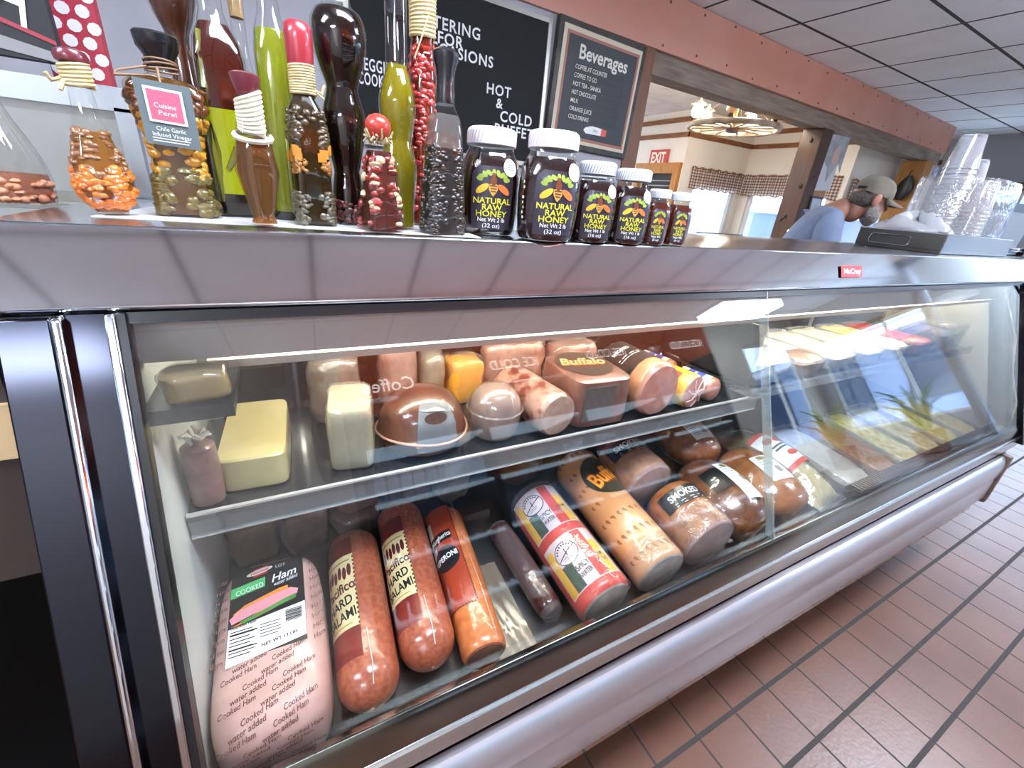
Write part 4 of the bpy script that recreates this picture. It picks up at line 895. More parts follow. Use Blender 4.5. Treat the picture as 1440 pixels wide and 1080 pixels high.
lump('wrapped_cheese', .277, .815, zL, .055, .07, .118, mat('olive_meat', '#7d7363', .4, col2='#655b4c', nscale=20, coat=.8, bump=.6, bscale=40), 'olive-grey wrapped wedge behind the dark roast and the round loaf', 'cheese', top=.6)
lump('turkey_breast', .500, .852, zL, .17, .056, .115, PALEP, 'pink wrapped turkey breast at the back, behind the speckled log', 'turkey')
lump('turkey_breast', .665, .830, zL, .14, .07, .108, PALEP, 'pink wrapped turkey breast at the back, behind the boxy loaf', 'turkey')
# yellow cheese on the little top shelf
lump('yellow_cheese', -.100, .557, 1.0725, .066, .050, .032, YCHEESE, 'dark yellow wrapped cheese piece on the small top shelf at the left', 'cheese', e=4, top=.85)
# back row on the lower deck
def back(name, x, y, w, d, h, m, label, cat, **k): return lump(name, x * KD, y * KD, dk(y * KD) + .002, w * KD, d * KD, h * KD, m, label, cat, deck=True, **k)
back('yellow_cheese', -.0955, .715, .076, .12, .088, YCHEESE, 'dark yellow wrapped cheese block behind the printed ham loaf', 'cheese', e=6, top=.92)
back('mauve_loaf', -.010, .705, .084, .12, .102, MAUVE, 'mauve wrapped meat loaf at the back, beside the yellow cheese block', 'deli meat', e=3.6, top=.85)
back('mauve_loaf', .086, .712, .098, .12, .052, MAUVE, 'lower of two mauve wrapped pieces stacked behind the near salami', 'deli meat', e=3.2, top=.85)
t = lump('mauve_loaf', .094, .772, dk(.772) + .064, .100, .115, .050, MAUVE, 'upper of two mauve wrapped pieces stacked behind the near salami', 'deli meat', e=3.0, top=.8, deck=True)
back('red_wrapped_meat', .200, .745, .105, .11, .112, mat('redbrown_meat', '#70453d', .4, col2='#58332d', nscale=25, coat=.8, bump=.8, bscale=45), 'red-brown wrapped meat at the back, behind the pepperoni stick', 'deli meat')
back('olive_wrapped_meat', .300, .735, .082, .10, .100, _M['olive_meat'], 'olive-grey wrapped piece at the back, right of the red-brown meat', 'deli meat', top=.6)
back('reflection_lump', .480, .735, .12, .12, .11, DKMEAT, 'dark lump standing in for a reflection at the back, behind the striped chub', 'deli meat')  # this lump and the next are modelled for dark reflections under the shelf
back('reflection_lump', .830, .765, .10, .075, .11, DKMEAT, 'dark lump standing in for a reflection at the back, behind the smoked turkey', 'deli meat')
back('olive_roll', 1.19, .765, .17, .075, .07, mat('olive_roll', '#6a6450', .45, col2='#524c3a', nscale=25, coat=.5, bump=.6), 'olive-brown wrapped roll at the back under the raised shelf', 'deli meat')
# sheet of clear vinyl on the deck
t = thing('vinyl_sheet', (0, 0, 0), 'sheet of worn clear vinyl lying on the deck between pepperoni and striped chub', 'plastic sheet')
mb = MB(); n = 14
V = [(.268 + .075 * j / n, .405 + .20 * i / n, dk(.405 + .20 * i / n) + .0035 + .0012 * sin(j * 1.7 + i)) for i in range(n + 1) for j in range(n + 1)]
mb.fixn = False; mb.add(V, [(i * (n + 1) + j, i * (n + 1) + j + 1, (i + 1) * (n + 1) + j + 1, (i + 1) * (n + 1) + j) for i in range(n) for j in range(n)])
part_of(t, 'sheet', mb, glass('vinyl', (.9, .88, .84, 1), .10, .15, bump=.5, bscale=16, haze=.6, hazecol='#9c8f7c'), 60)
# ================================================================ things standing on the case
BG_ = glass('bottle_glass', (.97, .98, .97, 1), .06)
def liquid(name, col, dens=.55, rough=.08):
    """coloured oil or vinegar: tinted, partly see-through"""
    if name in _M: return _M[name]
    m, nt, out = nodes(name)
    t = N(nt, 'ShaderNodeBsdfTransparent'); t.inputs[0].default_value = L(col)
    p = N(nt, 'ShaderNodeBsdfPrincipled'); p.inputs['Base Color'].default_value = L(col); p.inputs['Roughness'].default_value = rough
    mx = N(nt, 'ShaderNodeMixShader'); mx.inputs[0].default_value = dens
    nt.links.new(t.outputs[0], mx.inputs[1]); nt.links.new(p.outputs[0], mx.inputs[2]); nt.links.new(mx.outputs[0], out.inputs[0]); _M[name] = m; return m
RAFFIA = mat('raffia', '#cdb98c', .7, col2='#b39d6c', nscale=60, stretch=(1, 1, 6), bump=.4, bscale=120)
WAXR = mat('red_wax', '#9e2a35', .32, coat=.5); WAXB = mat('burgundy_wax', '#6a2631', .3, coat=.6)
CORKB = mat('black_cap', '#17171a', .25, coat=.6)
ZC = 1.2630
def ringz(z, w, d, e=2.0, n=28, c=(0, 0)):
    return [(c[0] + w / 2 * math.copysign(abs(cos(q)) ** (2 / e), cos(q)), c[1] + d / 2 * math.copysign(abs(sin(q)) ** (2 / e), sin(q)), z) for q in [2 * pi * j / n for j in range(n)]]
def shape(sec, k=1.0, z0=0, z1=9, dz=0, n=28):
    """sections (z, w, d, e); k shrinks the outline, z0..z1 keeps part of the height"""
    def at(z):
        for a, b in zip(sec, sec[1:]):
            if a[0] <= z <= b[0]:
                f = (z - a[0]) / max(b[0] - a[0], 1e-6); return tuple(a[i] + (b[i] - a[i]) * f for i in range(1, 4))
        return sec[-1][1:] if z > sec[-1][0] else sec[0][1:]
    zs = [z0] + [s_[0] for s_ in sec if z0 < s_[0] < z1] + [min(z1, sec[-1][0])]
    return MB().loft([ringz(z + dz, at(z)[0] * k, at(z)[1] * k, at(z)[2], n) for z in zs])
def smooth_sec(sec, m=4):
    out = []
    for i in range(len(sec) - 1):
        p0, p1, p2, p3 = sec[max(i - 1, 0)], sec[i], sec[i + 1], sec[min(i + 2, len(sec) - 1)]
        for j in range(m):
            t = j / m
            out.append(tuple(.5 * (2 * b + (c - a) * t + (2 * a - 5 * b + 4 * c - d) * t * t + (3 * b - a - 3 * c + d) * t ** 3) for a, b, c, d in zip(p0, p1, p2, p3)))
    out.append(sec[-1])
    zz = out[0][0]; res = []
    for s_ in out:
        if s_[0] >= zz: res.append((s_[0], max(s_[1], .002), max(s_[2], .002), s_[3])); zz = s_[0] + 1e-5
    return res
def bottle(x, y, sec, label, liq=None, fill=.8, rz=0, name='bottle'):
    t = thing(name, (x, y, ZC), label, 'bottle', rz)
    part_of(t, 'glass', shape(sec), BG_, 50)
    if liq: part_of(t, 'liquid', shape(sec, .93, .004, fill), liq, 50)
    return t
def chunks(t, name, sec, z0, z1, n, r, m, sc=(1, .8, .7), k=.80, box=False, face=True):
    """pieces pressed against the glass"""
    mb = MB(); i = 0; n = int(n * 1.9) if not box else n
    while i < n:
        z = random.uniform(z0, z1)
        a, b = sec[0], sec[-1]
        for p, q in zip(sec, sec[1:]):
            if p[0] <= z <= q[0]: a, b = p, q; break
        f = (z - a[0]) / max(b[0] - a[0], 1e-6); w = a[1] + (b[1] - a[1]) * f; d = a[2] + (b[2] - a[2]) * f
        th = random.uniform(pi * .85, pi * 2.05) if face else random.uniform(0, 2 * pi)
        rr = r * random.uniform(.75, 1.2); e = 2 / (a[3])
        kk = .97 * (1 if k > .7 else k); cx = math.copysign(abs(cos(th)) ** e, cos(th)) * max(w / 2 * kk - rr * .55, 0); cyy = math.copysign(abs(sin(th)) ** e, sin(th)) * max(d / 2 * kk - rr * .55, 0)
        if box: s_ = rr * .8; mb.box((cx - s_, cyy - s_ * .7, z - s_), (cx + s_, cyy + s_ * .7, z + s_))
        else: mb.ball((cx, cyy, z), rr, 8, 5, (sc[0], sc[1], random.uniform(.5, 1) * sc[2] * 1.3), .12)
        i += 1
    o = mb.build(name, m, t, smooth=50); o['kind'] = 'stuff'; return o
def wraps(t, name, r, z0, z1, n, m, th=.0022, sx=1, sy=1, tilt=.002):
    mb = MB()
    P = []
    for i in range(n * 18 + 1):
        a = 2 * pi * i / 18; z = z0 + (z1 - z0) * i / (n * 18) + tilt * sin(a * 1.0 + i * .01)
        P.append((r * sx * cos(a), r * sy * sin(a), z))
    return part_of(t, name, mb.tube(P, th, 6), m)
def cap(t, name, prof, m, seg=24, jit=None): return part_of(t, name, MB().lathe(prof, seg), m)

# 1 clear flask at the far left
S_ = smooth_sec([(0, .066, .066, 2), (.004, .074, .074, 2), (.03, .078, .078, 2), (.06, .066, .066, 2), (.10, .036, .036, 2), (.14, .020, .020, 2), (.19, .018, .018, 2)])
t = bottle(-.268, .775, S_, 'pale clear flask with a little rosy liquid, leftmost on the case top', liquid('rosy', '#d9a58c', .25), .035)
chunks(t, 'rosy_bits', S_, .006, .03, 24, .006, mat('rosy_bits', '#cf8f6a', .4, coat=.5))
cap(t, 'stopper', [(.010, .188), (.012, .192), (.011, .206), (.0005, .208)], WAXB)
# 2 orange pepper bottle
S_ = smooth_sec([(0, .028, .028, 2), (.004, .030, .030, 2), (.012, .040, .040, 2), (.028, .054, .054, 2), (.05, .050, .050, 2), (.075, .036, .036, 2), (.10, .024, .024, 2), (.13, .019, .019, 2), (.152, .021, .021, 2)])
t = bottle(-.160, .692, S_, 'small teardrop bottle of orange and brown pickled peppers with burgundy cap', liquid('amber', '#c98a3e', .30), .085)
chunks(t, 'orange_peppers', S_, .010, .050, 70, .0062, mat('orange_pepper', '#e2761c', .35, coat=.7), k=.9)
chunks(t, 'brown_beans', S_, .040, .085, 40, .0052, mat('brown_bean', '#8a5a34', .35, coat=.7), k=.86)
wraps(t, 'raffia_wrap', .0118, .126, .146, 6, RAFFIA, .0021)
part_of(t, 'raffia_tail', MB().tube([(-.010, -.006, .132), (-.018, -.010, .128), (-.021, -.012, .134)], .0022, 6).tube([(-.008, -.010, .130), (-.012, -.014, .120)], .002, 6), RAFFIA)
cap(t, 'wax_cap', [(.010, .146), (.0135, .148), (.0145, .152), (.0125, .157), (.006, .160), (.0004, .160)], WAXB)
# 3 wedge bottle with hang tag
S_ = [(0, .066, .046, 7), (.002, .067, .047, 7), (.05, .056, .042, 5), (.072, .052, .042, 4), (.095, .060, .044, 4), (.125, .077, .046, 4), (.140, .076, .046, 4), (.146, .066, .040, 3.5), (.152, .030, .026, 2.2), (.162, .022, .022, 2)]
t = bottle(-.089, .722, S_, 'wide-shouldered bottle of yellow-brown peppers with black cap and grey hang tag', liquid('brown_oil', '#8a5a22', .35), .150, rz=-.12)
chunks(t, 'yellow_peppers', S_, .045, .115, 34, .009, mat('yellow_pepper', '#c98b22', .35, coat=.7), k=.88)
chunks(t, 'olive_peppers', S_, .004, .055, 40, .009, mat('olive_pepper', '#6a5a24', .35, coat=.7), k=.88)
chunks(t, 'brown_peppers', S_, .10, .140, 26, .009, mat('brown_pepper', '#6e3a18', .35, coat=.7), k=.88)
cap(t, 'black_cap', [(.0125, .158), (.014, .162), (.0145, .170), (.020, .178), (.0215, .190), (.020, .192), (.0005, .192)], CORKB)
mb = MB()
for k in range(4): mb.tube([(.0155 * cos(q), .0155 * sin(q), .156 + .003 * k + .002 * sin(q + k)) for q in [2 * pi * j / 24 for j in range(24)]], .0011, 6, closed=True)
part_of(t, 'leather_cord', mb.tube([(-.010, -.014, .158), (-.036, -.022, .149), (-.038, -.026, .144), (-.005, -.026, .148), (.006, -.027, .146)], .0013, 6).tube([(.0, -.016, .158), (.003, -.027, .15), (.004, -.031, .138)], .0013, 6), mat('leather', '#8a6a50', .6))
TG = plane((.006, -.034, .112), (1, .12, -.05), (.0, -.06, 1))
tg = part_of(t, 'hang_tag', patch(flatmb(), TG, -.0255, .0255, -.033, .030, 1, 1, 0), mat('tag_grey', '#5f6a6c', .6), 0, 'grey card tag with pink square'); mod(tg, 'SOLIDIFY', thickness=.0008)
part_of(tg, 'white_frame', patch(flatmb(), TG, -.018, .017, -.010, .024, 1, 1, .0012), LWHITE, 0)
part_of(tg, 'pink_square', patch(flatmb(), TG, -.0155, .0145, -.0075, .0215, 1, 1, .0016), mat('tag_pink', '#c05a72', .6), 0)
mb = flatmb(); write(mb, TG, 'Cuisine', -.001, .007, .0045, w=.020, off=.0020); write(mb, TG, 'Perel', 0, .0, .0045, w=.016, off=.0020); write(mb, TG, 'Chile Garlic', 0, -.016, .0042, w=.027, off=.0012); write(mb, TG, 'Infused Vinegar', 0, -.022, .0042, w=.036, off=.0012)
lines(mb, TG, -.019, .019, -.0265, 2, .0028, .0009, .0012, .2); part_of(tg, 'lettering', mb, TWHITE, 0)
# 4 tall green square bottle
S_ = [(0, .055, .055, 6), (.003, .056, .056, 6), (.185, .056, .056, 6), (.205, .050, .050, 4), (.222, .034, .034, 2.5), (.236, .026, .026, 2), (.29, .026, .026, 2)]
t = bottle(-.033, .768, S_, 'tall square bottle of yellow-green oil and red-brown herbs', rz=.12)
part_of(t, 'yellow_layer', shape(S_, .93, .030, .130), liquid('chartreuse', '#c9cf1e', .6), 40)
part_of(t, 'dark_layer', shape(S_, .93, .004, .0295), mat('dark_layer', '#15120e', .25, coat=.5), 40)
part_of(t, 'red_brown_layer', shape(S_, .93, .131, .222), liquid('redbrown', '#4a1a10', .7), 40)
part_of(t, 'herb_stem', MB().tube([(-.022, -.022, .02), (-.020, -.024, .08), (-.022, -.023, .15), (-.018, -.02, .21)], [.004, .006, .005, .003], 8).tube([(-.01, -.026, .06), (.004, -.027, .085), (.018, -.026, .08)], [.003, .006, .004], 8), mat('herb_olive', '#6e6a1e', .4, coat=.6))
cap(t, 'stopper', [(.0135, .282), (.016, .286), (.016, .305), (.0005, .306)], CORKB)
# 4b brown gourd-neck bottle behind
S_ = smooth_sec([(0, .050, .050, 2), (.08, .056, .056, 2), (.16, .030, .030, 2), (.21, .026, .026, 2), (.235, .044, .044, 2), (.27, .060, .060, 2), (.31, .040, .040, 2), (.33, .018, .018, 2)])
t = bottle(-.078, .832, S_, 'brown bottle with a wide upper bulb, behind the tagged bottle', mat('brown_vinegar', '#4a2412', .2, coat=.6), .30)
# 5 faceted vase bottle wound in cream twine
S_ = [(0, .024, .024, 5), (.004, .026, .026, 5), (.010, .022, .022, 4), (.06, .044, .044, 3.2), (.10, .034, .034, 2.6), (.122, .024, .024, 2), (.150, .020, .020, 2)]
t = bottle(-.005, .640, S_, 'faceted vase-shaped bottle of amber vinegar wound with cream twine', liquid('amber_vinegar', '#c48e4e', .14), .095, rz=.3)
part_of(t, 'dark_filling', shape(S_, .66, .012, .085), liquid('amber_dark', '#6a3d18', .6), 40)
wraps(t, 'twine', .0122, .102, .137, 9, mat('cream_twine', '#d9cfb8', .7, bump=.3), .0024, tilt=.005)
wraps(t, 'twine_band', .0185, .094, .098, 1, mat('cream_twine', '#d9cfb8', .7), .0030, tilt=.006)
cap(t, 'wax_cap', [(.0095, .136), (.0115, .142), (.0145, .152), (.0150, .156), (.011, .158), (.0004, .157)], WAXB)
# 6 tall yellow-green bottle behind with cream label
S_ = [(0, .044, .044, 2.4), (.003, .045, .045, 2.4), (.20, .045, .045, 2.3), (.222, .040, .040, 2), (.242, .026, .026, 2), (.265, .022, .022, 2), (.30, .022, .022, 2)]
t = bottle(.030, .752, S_, 'tall yellow-green oil bottle with a long cream label, behind the red-capped bottle', liquid('yellow_green', '#aab02a', .45), .225)
part_of(t, 'herb_stem', MB().tube([(-.014, -.010, .02), (-.012, -.012, .12), (-.010, -.010, .21)], [.004, .006, .003], 8), mat('herb_olive', '#6e6a1e', .4))
SQ = cyl(.0232, 0); SV = lambda u, v, off=0: Vector(((.0232 + off) * sin(u / .0232), -(.0232 + off) * cos(u / .0232), v))
lab = part_of(t, 'label', patch(flatmb(), SV, .002, .030, .014, .105, 8, 2, .0006), LCREAM, 40); mb = flatmb(); lines(mb, SV, .006, .022, .096, 6, .006, .0016, .0010); part_of(lab, 'fine_print', mb, INKG, 0)
part_of(t, 'dark_base', shape(S_, 1.01, .0005, .012), mat('dark_layer', '#15120e', .25), 40)
cap(t, 'dark_stopper', [(.0115, .262), (.0135, .266), (.0125, .30), (.0005, .302)], mat('striped_stopper', '#2a2620', .4))
# 6b slim clear-neck bottle behind
S_ = smooth_sec([(0, .040, .040, 2), (.10, .042, .042, 2), (.18, .024, .024, 2), (.22, .017, .017, 2), (.33, .021, .021, 2)])
t = bottle(-.006, .815, S_, 'slim bottle with a long clear neck and cork, behind the twine-wound bottle', liquid('straw', '#c9b98a', .3), .12)
cap(t, 'cork', [(.008, .245), (.0095, .30), (.010, .34), (.0005, .341)], mat('cork', '#a98a5c', .8, col2='#8d7048', nscale=60))
# 7 red wax bottle with bean layers
S_ = [(0, .048, .048, 7), (.003, .049, .049, 7), (.11, .046, .046, 5.5), (.135, .040, .040, 3.4), (.150, .026, .026, 2.2), (.165, .023, .023, 2), (.20, .024, .024, 2)]
t = bottle(.056, .684, S_, 'square bottle of layered beans with a tall red wax cap and twine collar', liquid('bean_oil', '#5a4422', .25), .150, rz=.1)
chunks(t, 'grey_beans', S_, .005, .042, 60, .0055, mat('grey_bean', '#5c5340', .35, coat=.7), k=.94)
part_of(t, 'red_layer', shape(S_, .86, .042, .064), mat('red_lentils', '#4a1412', .35, col2='#6e2018', nscale=120, coat=.6), 40)
chunks(t, 'yellow_corn', S_, .064, .080, 46, .0032, mat('corn', '#b0742c', .35, coat=.7), k=.94)
chunks(t, 'orange_cubes', S_, .080, .098, 16, .006, mat('carrot_cube', '#d98a2a', .35, coat=.7), k=.90, box=True)
chunks(t, 'brown_seeds', S_, .098, .138, 46, .0055, mat('brown_seed', '#4a3a20', .35, coat=.7), k=.92)
wraps(t, 'twine_collar', .0140, .152, .182, 11, RAFFIA, .0017, tilt=.0008)
part_of(t, 'twine_knot', MB().tube([(.013, -.006, .158), (.020, -.008, .156), (.024, -.008, .166)], .0018, 6).tube([(.014, -.006, .157), (.022, -.010, .150)], .0016, 6), RAFFIA)
cap(t, 'wax_cap', [(.0135, .181), (.0150, .186), (.0160, .212), (.0150, .221), (.0110, .225), (.0004, .2255)], WAXR)
# 8 dark three-bulge bottle
S_ = smooth_sec([(0, .040, .040, 2.4), (.004, .042, .042, 2.4), (.040, .046, .046, 2.3), (.062, .040, .040, 2.2), (.075, .038, .038, 2.2), (.110, .054, .054, 2.1), (.140, .057, .057, 2), (.165, .044, .044, 2), (.176, .043, .043, 2), (.205, .063, .063, 2), (.235, .068, .068, 2), (.252, .056, .056, 2), (.262, .034, .034, 2), (.31, .030, .030, 2)])
t = bottle(.107, .718, S_, 'dark curvy bottle with three bulges, full of near-black fruit', liquid('black_fruit_liquid', '#1a0c09', .85), .255)
chunks(t, 'red_fruit', S_, .006, .034, 30, .006, mat('red_fruit', '#5a1612', .35, coat=.7), k=.98)
chunks(t, 'dark_fruit', S_, .06, .21, 26, .008, mat('dark_fruit', '#1c1210', .3, coat=.8), k=.65)
# 9 small pyramid bottle with red bulb cap
S_ = [(0, .052, .052, 7), (.002, .053, .053, 7), (.085, .034, .034, 5), (.100, .028, .028, 3), (.108, .022, .022, 2), (.120, .020, .020, 2)]
t = bottle(.136, .640, S_, 'small pyramid bottle of garlic and red peppers with a red bulb cap', liquid('pinkish', '#8a4a40', .25), .098, rz=.25)
chunks(t, 'garlic', S_, .010, .09, 12, .0075, mat('garlic', '#c9b088', .4, coat=.6), k=.88)
chunks(t, 'red_pepper', S_, .006, .09, 26, .0070, mat('red_pepper', '#8a2418', .35, coat=.7), k=.85)
mb = MB()
for k in range(16):
    a = 2 * pi * k / 16; mb.tube([(.010 * cos(a), .010 * sin(a), .107), (.014 * cos(a + .3), .014 * sin(a + .3), .113), (.0185 * cos(a + .2), .0185 * sin(a + .2), .108 + .007 * (k % 3))], .0013, 5)
part_of(t, 'raffia_ruff', mb, RAFFIA)
cap(t, 'wax_bulb', [(.0095, .112), (.0135, .116), (.0160, .124), (.0155, .131), (.011, .137), (.004, .140), (.0004, .140)], mat('tomato_wax', '#b5392c', .3, coat=.6))
# 10 curvy bottle of golden oil
S_ = smooth_sec([(0, .040, .040, 2), (.004, .043, .043, 2), (.030, .044, .044, 2), (.062, .050, .050, 2), (.085, .052, .052, 2), (.112, .040, .040, 2), (.122, .039, .039, 2), (.150, .049, .049, 2), (.172, .047, .047, 2), (.196, .032, .032, 2), (.208, .028, .028, 2), (.30, .028, .028, 2)])
t = bottle(.174, .690, S_, 'curvy bottle of golden olive oil with a long clear neck', liquid('golden_oil', '#b5a51a', .38), .205)
part_of(t, 'dark_herbs', shape(S_, .55, .006, .10), mat('dark_herbs', '#2a240e', .4, col2='#4a3f14', nscale=60), 40)
cap(t, 'stopper', [(.011, .262), (.013, .27), (.013, .31), (.0005, .311)], mat('grey_stopper', '#2a2a30', .3))
# 11 red pepper bottle behind
S_ = smooth_sec([(0, .042, .042, 2.5), (.20, .040, .040, 2.3), (.26, .034, .034, 2), (.30, .030, .030, 2), (.345, .030, .030, 2)])
t = bottle(.234, .772, S_, 'tall bottle packed with red peppers and a raffia-wrapped top, behind the black-capped bottle', liquid('red_oil', '#8a2a18', .5), .27)
chunks(t, 'red_peppers', S_, .02, .25, 90, .008, mat('chili_red', '#a3241a', .3, coat=.8), k=.95)
wraps(t, 'raffia_wrap', .0175, .262, .335, 16, RAFFIA, .0028)
part_of(t, 'raffia_strand', MB().tube([(.004, -.019, .29), (-.006, -.021, .262), (-.018, -.020, .232)], .0011, 5), RAFFIA)
# 12 tall tapered bottle with black cap
S_ = [(0, .060, .044, 6), (.002, .061, .045, 6), (.125, .044, .036, 5), (.145, .040, .034, 3.6), (.158, .028, .026, 2.4), (.168, .022, .022, 2), (.185, .022, .022, 2)]
t = bottle(.222, .634, S_, 'tall tapered bottle half full of dark berries with a black bulb cap', rz=.15)
part_of(t, 'brine', shape(S_, .93, .111, .150), liquid('clear_brine', '#cfc6c2', .15), 50)
chunks(t, 'dark_berries', S_, .004, .112, 190, .0052, mat('dark_berry', '#221812', .35, col2='#32241a', nscale=90, coat=.6), k=.96)
part_of(t, 'berry_mass', shape(S_, .945, .003, .110), mat('dark_berry_mass', '#1c130e', .5), 40)
cap(t, 'black_cap', [(.0125, .162), (.0130, .166), (.0120, .180), (.0125, .198), (.0165, .210), (.0170, .217), (.0120, .2215), (.0004, .222)], CORKB)
# white paper under the bottles
def sheet(name, V, z, label, h=.0009):
    o = MB().prism(V, z, z + h, 2).build(name, mat('white_paper', '#d8d6d2', .7, bump=.05, bscale=20), smooth=0); return tag(o, label, 'paper')
sheet('paper_sheet', [(-.175, .668), (.27, .602), (.30, .86), (-.15, .86)], 1.2615 + .0011, 'long white paper sheet laid under the row of bottles')

# ---- honey jars
HONEY = mat('dark_honey', '#1d0a08', .12, col2='#2b0e0a', nscale=6, coat=1, coatr=.03); HONEYL = mat('amber_honey', '#3c1309', .12, col2='#5a200c', nscale=8, coat=1, coatr=.03)
LIDW = mat('lid_pinkish', '#e2dee0', .45); LIDG = mat('lid_grey', '#c9cbd0', .4); LPURP = mat('label_purple', '#2c2533', .4, coat=.3)
HYEL = mat('honey_yellow', '#d8d23c', .5); BEEY = mat('bee_yellow', '#d6a52a', .5); BEEO = mat('bee_orange', '#c2682c', .5); BEEB = mat('bee_brown', '#6a3418', .5); LEAF = mat('leaf_green', '#8a9a3a', .5)
def jar(x, y, k, rz, label, small=False, net='Net Wt 2 lb', oz='(32 oz)', seal=True, grp=None, lbx=0):
    """k scales the two-pound jar"""
    t = thing('honey_jar', (x, y, ZC), label, 'jar', rz, grp)
    H = .148; P = [(.030, 0), (.040, .002), (.044, .008), (.0465, .035), (.0475, .065), (.0465, .085), (.043, .103), (.037, .114), (.0335, .119), (.0335, .127)]
    if small: P = [(r * .82, z) for r, z in P]
    sx, sy = (1.0, .80)
    def SJ(u, v, off=0):
        for (r0, z0), (r1, z1) in zip(P, P[1:]):
            if z0 <= v <= z1: r = r0 + (r1 - r0) * (v - z0) / max(z1 - z0, 1e-6); break
        else: r = P[-1][0]
        a = u / .045; r *= 1.02
        return Vector((k * (r * sx * sin(a) + off * sin(a)), -k * (r * sy * cos(a) + off * cos(a)), k * v))
    sc = lambda Q, f=1: [(r * k * f, z * k) for r, z in Q]
    part_of(t, 'honey', MB().lathe(sc([(max(r - .001, .01), z + (.003 if z == 0 else 0)) for r, z in P[:-2]]), 40, sx=sx, sy=sy), HONEYL if small else HONEY, 60)
    part_of(t, 'glass', MB().lathe(sc(P, 1.02), 40, sx=sx, sy=sy), BG_, 60)
    lr = .036 * (.84 if small else 1)
    lid = part_of(t, 'lid', MB().lathe(sc([(lr, .125), (lr + .001, .126), (lr + .001, .143), (lr - .001, .1462), (lr * .9, .148), (.0005, .148)]), 40), LIDG if small or seal == 2 else LIDW, 40)
    mb = flatmb()
    for i in range(40):
        a = 2 * pi * i / 40; V = []
        for (da, z) in ((0, .1275), (.06, .1275), (.17, .142), (.11, .142)): V.append((k * (lr + .0014) * cos(a + da), k * (lr + .0014) * sin(a + da), k * z))
        mb.add(V, [(0, 1, 2, 3)])
    part_of(lid, 'lid_stripes', mb, mat('stripe_pink', '#d6bfc6', .5) if not small and seal != 2 else mat('stripe_dark', '#8a8d98', .5), 0)
    w = .78 if small else 1
    lab = part_of(t, 'label', blob(flatmb(), SJ, [(-.030 * w, .010), (.030 * w, .010), (.032 * w, .04), (.030 * w, .075), (.020 * w, .092), (0, .097), (-.020 * w, .092), (-.030 * w, .075), (-.032 * w, .04)]) and patch(flatmb(), SJ, -.031 * w, .031 * w, .010, .084, 10, 8, .0008), LPURP, 60, 'dark purple label')
    part_of(lab, 'label_arch', patch(flatmb(), lambda u, v, o=0: SJ(u * (1 - .35 * ((v - .084) / .014) ** 2), v, o), -.031 * w, .031 * w, .084, .097, 10, 4, .0008), LPURP, 60)
    mb = flatmb()
    for tx, v, h, ww in (('NATURAL', .0505, .0080, .054), ('RAW', .0415, .0080, .028), ('HONEY', .0325, .0082, .045)): write(mb, SJ, tx, lbx, v, h, w=ww * w, off=.0018, bold=.012)
    part_of(lab, 'yellow_lettering', mb, HYEL, 0)
    mb = flatmb(); write(mb, SJ, net, lbx, .0240, .0060, w=.040 * w, off=.0018, bold=.008); write(mb, SJ, oz, lbx, .0155, .0058, w=.026 * w, off=.0018, bold=.006); part_of(lab, 'white_lettering', mb, TWHITE, 0)
    E_ = lambda u, v, a, b, an=0: [(lbx + p[0] * w, p[1]) for p in ell(u, v, a, b, 16, an)]
    mb = flatmb()
    for q in range(9):
        a = pi * (.08 + .84 * q / 8); blob(mb, SJ, E_(.020 * cos(a), .0765 + .012 * sin(a), .0050, .0028, a + .6 * (q % 2)), .0014)
    part_of(lab, 'leaves', mb, LEAF, 0)
    part_of(lab, 'left_wing', blob(flatmb(), SJ, E_(-.0150, .0665, .0105, .0046, .62), .0018), BEEY, 0)
    part_of(lab, 'right_wing', blob(flatmb(), SJ, E_(.0150, .0665, .0105, .0046, -.62), .0018), BEEO, 0)
    mb = flatmb(); blob(mb, SJ, E_(0, .0775, .0046, .0062), .0026); blob(mb, SJ, E_(0, .0855, .0030, .0028), .0026); part_of(lab, 'bee_thorax', mb, BEEB, 0)
    bb = part_of(lab, 'bee_body', blob(flatmb(), SJ, [(lbx + p[0] * w, p[1]) for p in [(-.0056, .0725), (0, .0745), (.0056, .0725), (.0060, .0660), (.003, .0600), (0, .0565), (-.003, .0600), (-.0060, .0660)]], .0026), mat('bee_tan', '#c79c50', .5), 0)
    mb = flatmb()
    for q in range(3): patch(mb, SJ, lbx - .0052 * w + .001 * q, lbx + .0052 * w - .001 * q, .0700 - q * .0038, .0716 - q * .0038, 3, 1, .0032)
    part_of(lab, 'bee_stripes', mb, BEEB, 0)
    if seal:
        if seal != 2: pass
        s_ = part_of(t, 'round_sticker', blob(flatmb(), SJ, ell(.025 * w, .097, .0115, .0120, 22), .0026), LWHITE, 0, 'round white sticker')
        mb = flatmb(); lines(mb, SJ, .019 * w, .031 * w, .100, 3, .0030, .0010, .0034, .2); part_of(s_, 'sticker_print', mb, INKG, 0)
    if not small and seal != 2:
        mb = flatmb()
        for q in range(9): patch(mb, SJ, -.052 + .001 * (q % 3), -.050 + .0015 * (q % 2), .078 - q * .0068, .0815 - q * .0068, 1, 1, .0012)
        part_of(t, 'side_print', mb, TWHITE, 0)
    return t
jar(.309, .668, 1.0, -.28, 'large dark honey jar with pink-striped lid, partly behind the front large jar', grp='honey jars')
jar(.382, .610, 1.01, -.22, 'largest honey jar with pink-striped lid, at the front edge of the case', grp='honey jars')
jar(.472, .614, .81, -.30, 'medium honey jar with grey striped lid, just right of the largest jar', seal=2, net='Net Wt 1 lb', oz='(16 oz)', grp='honey jars')
jar(.520, .694, .80, -.20, 'medium honey jar mostly hidden between the two medium front jars', seal=2, net='Net Wt 1 lb', oz='(16 oz)', grp='honey jars')
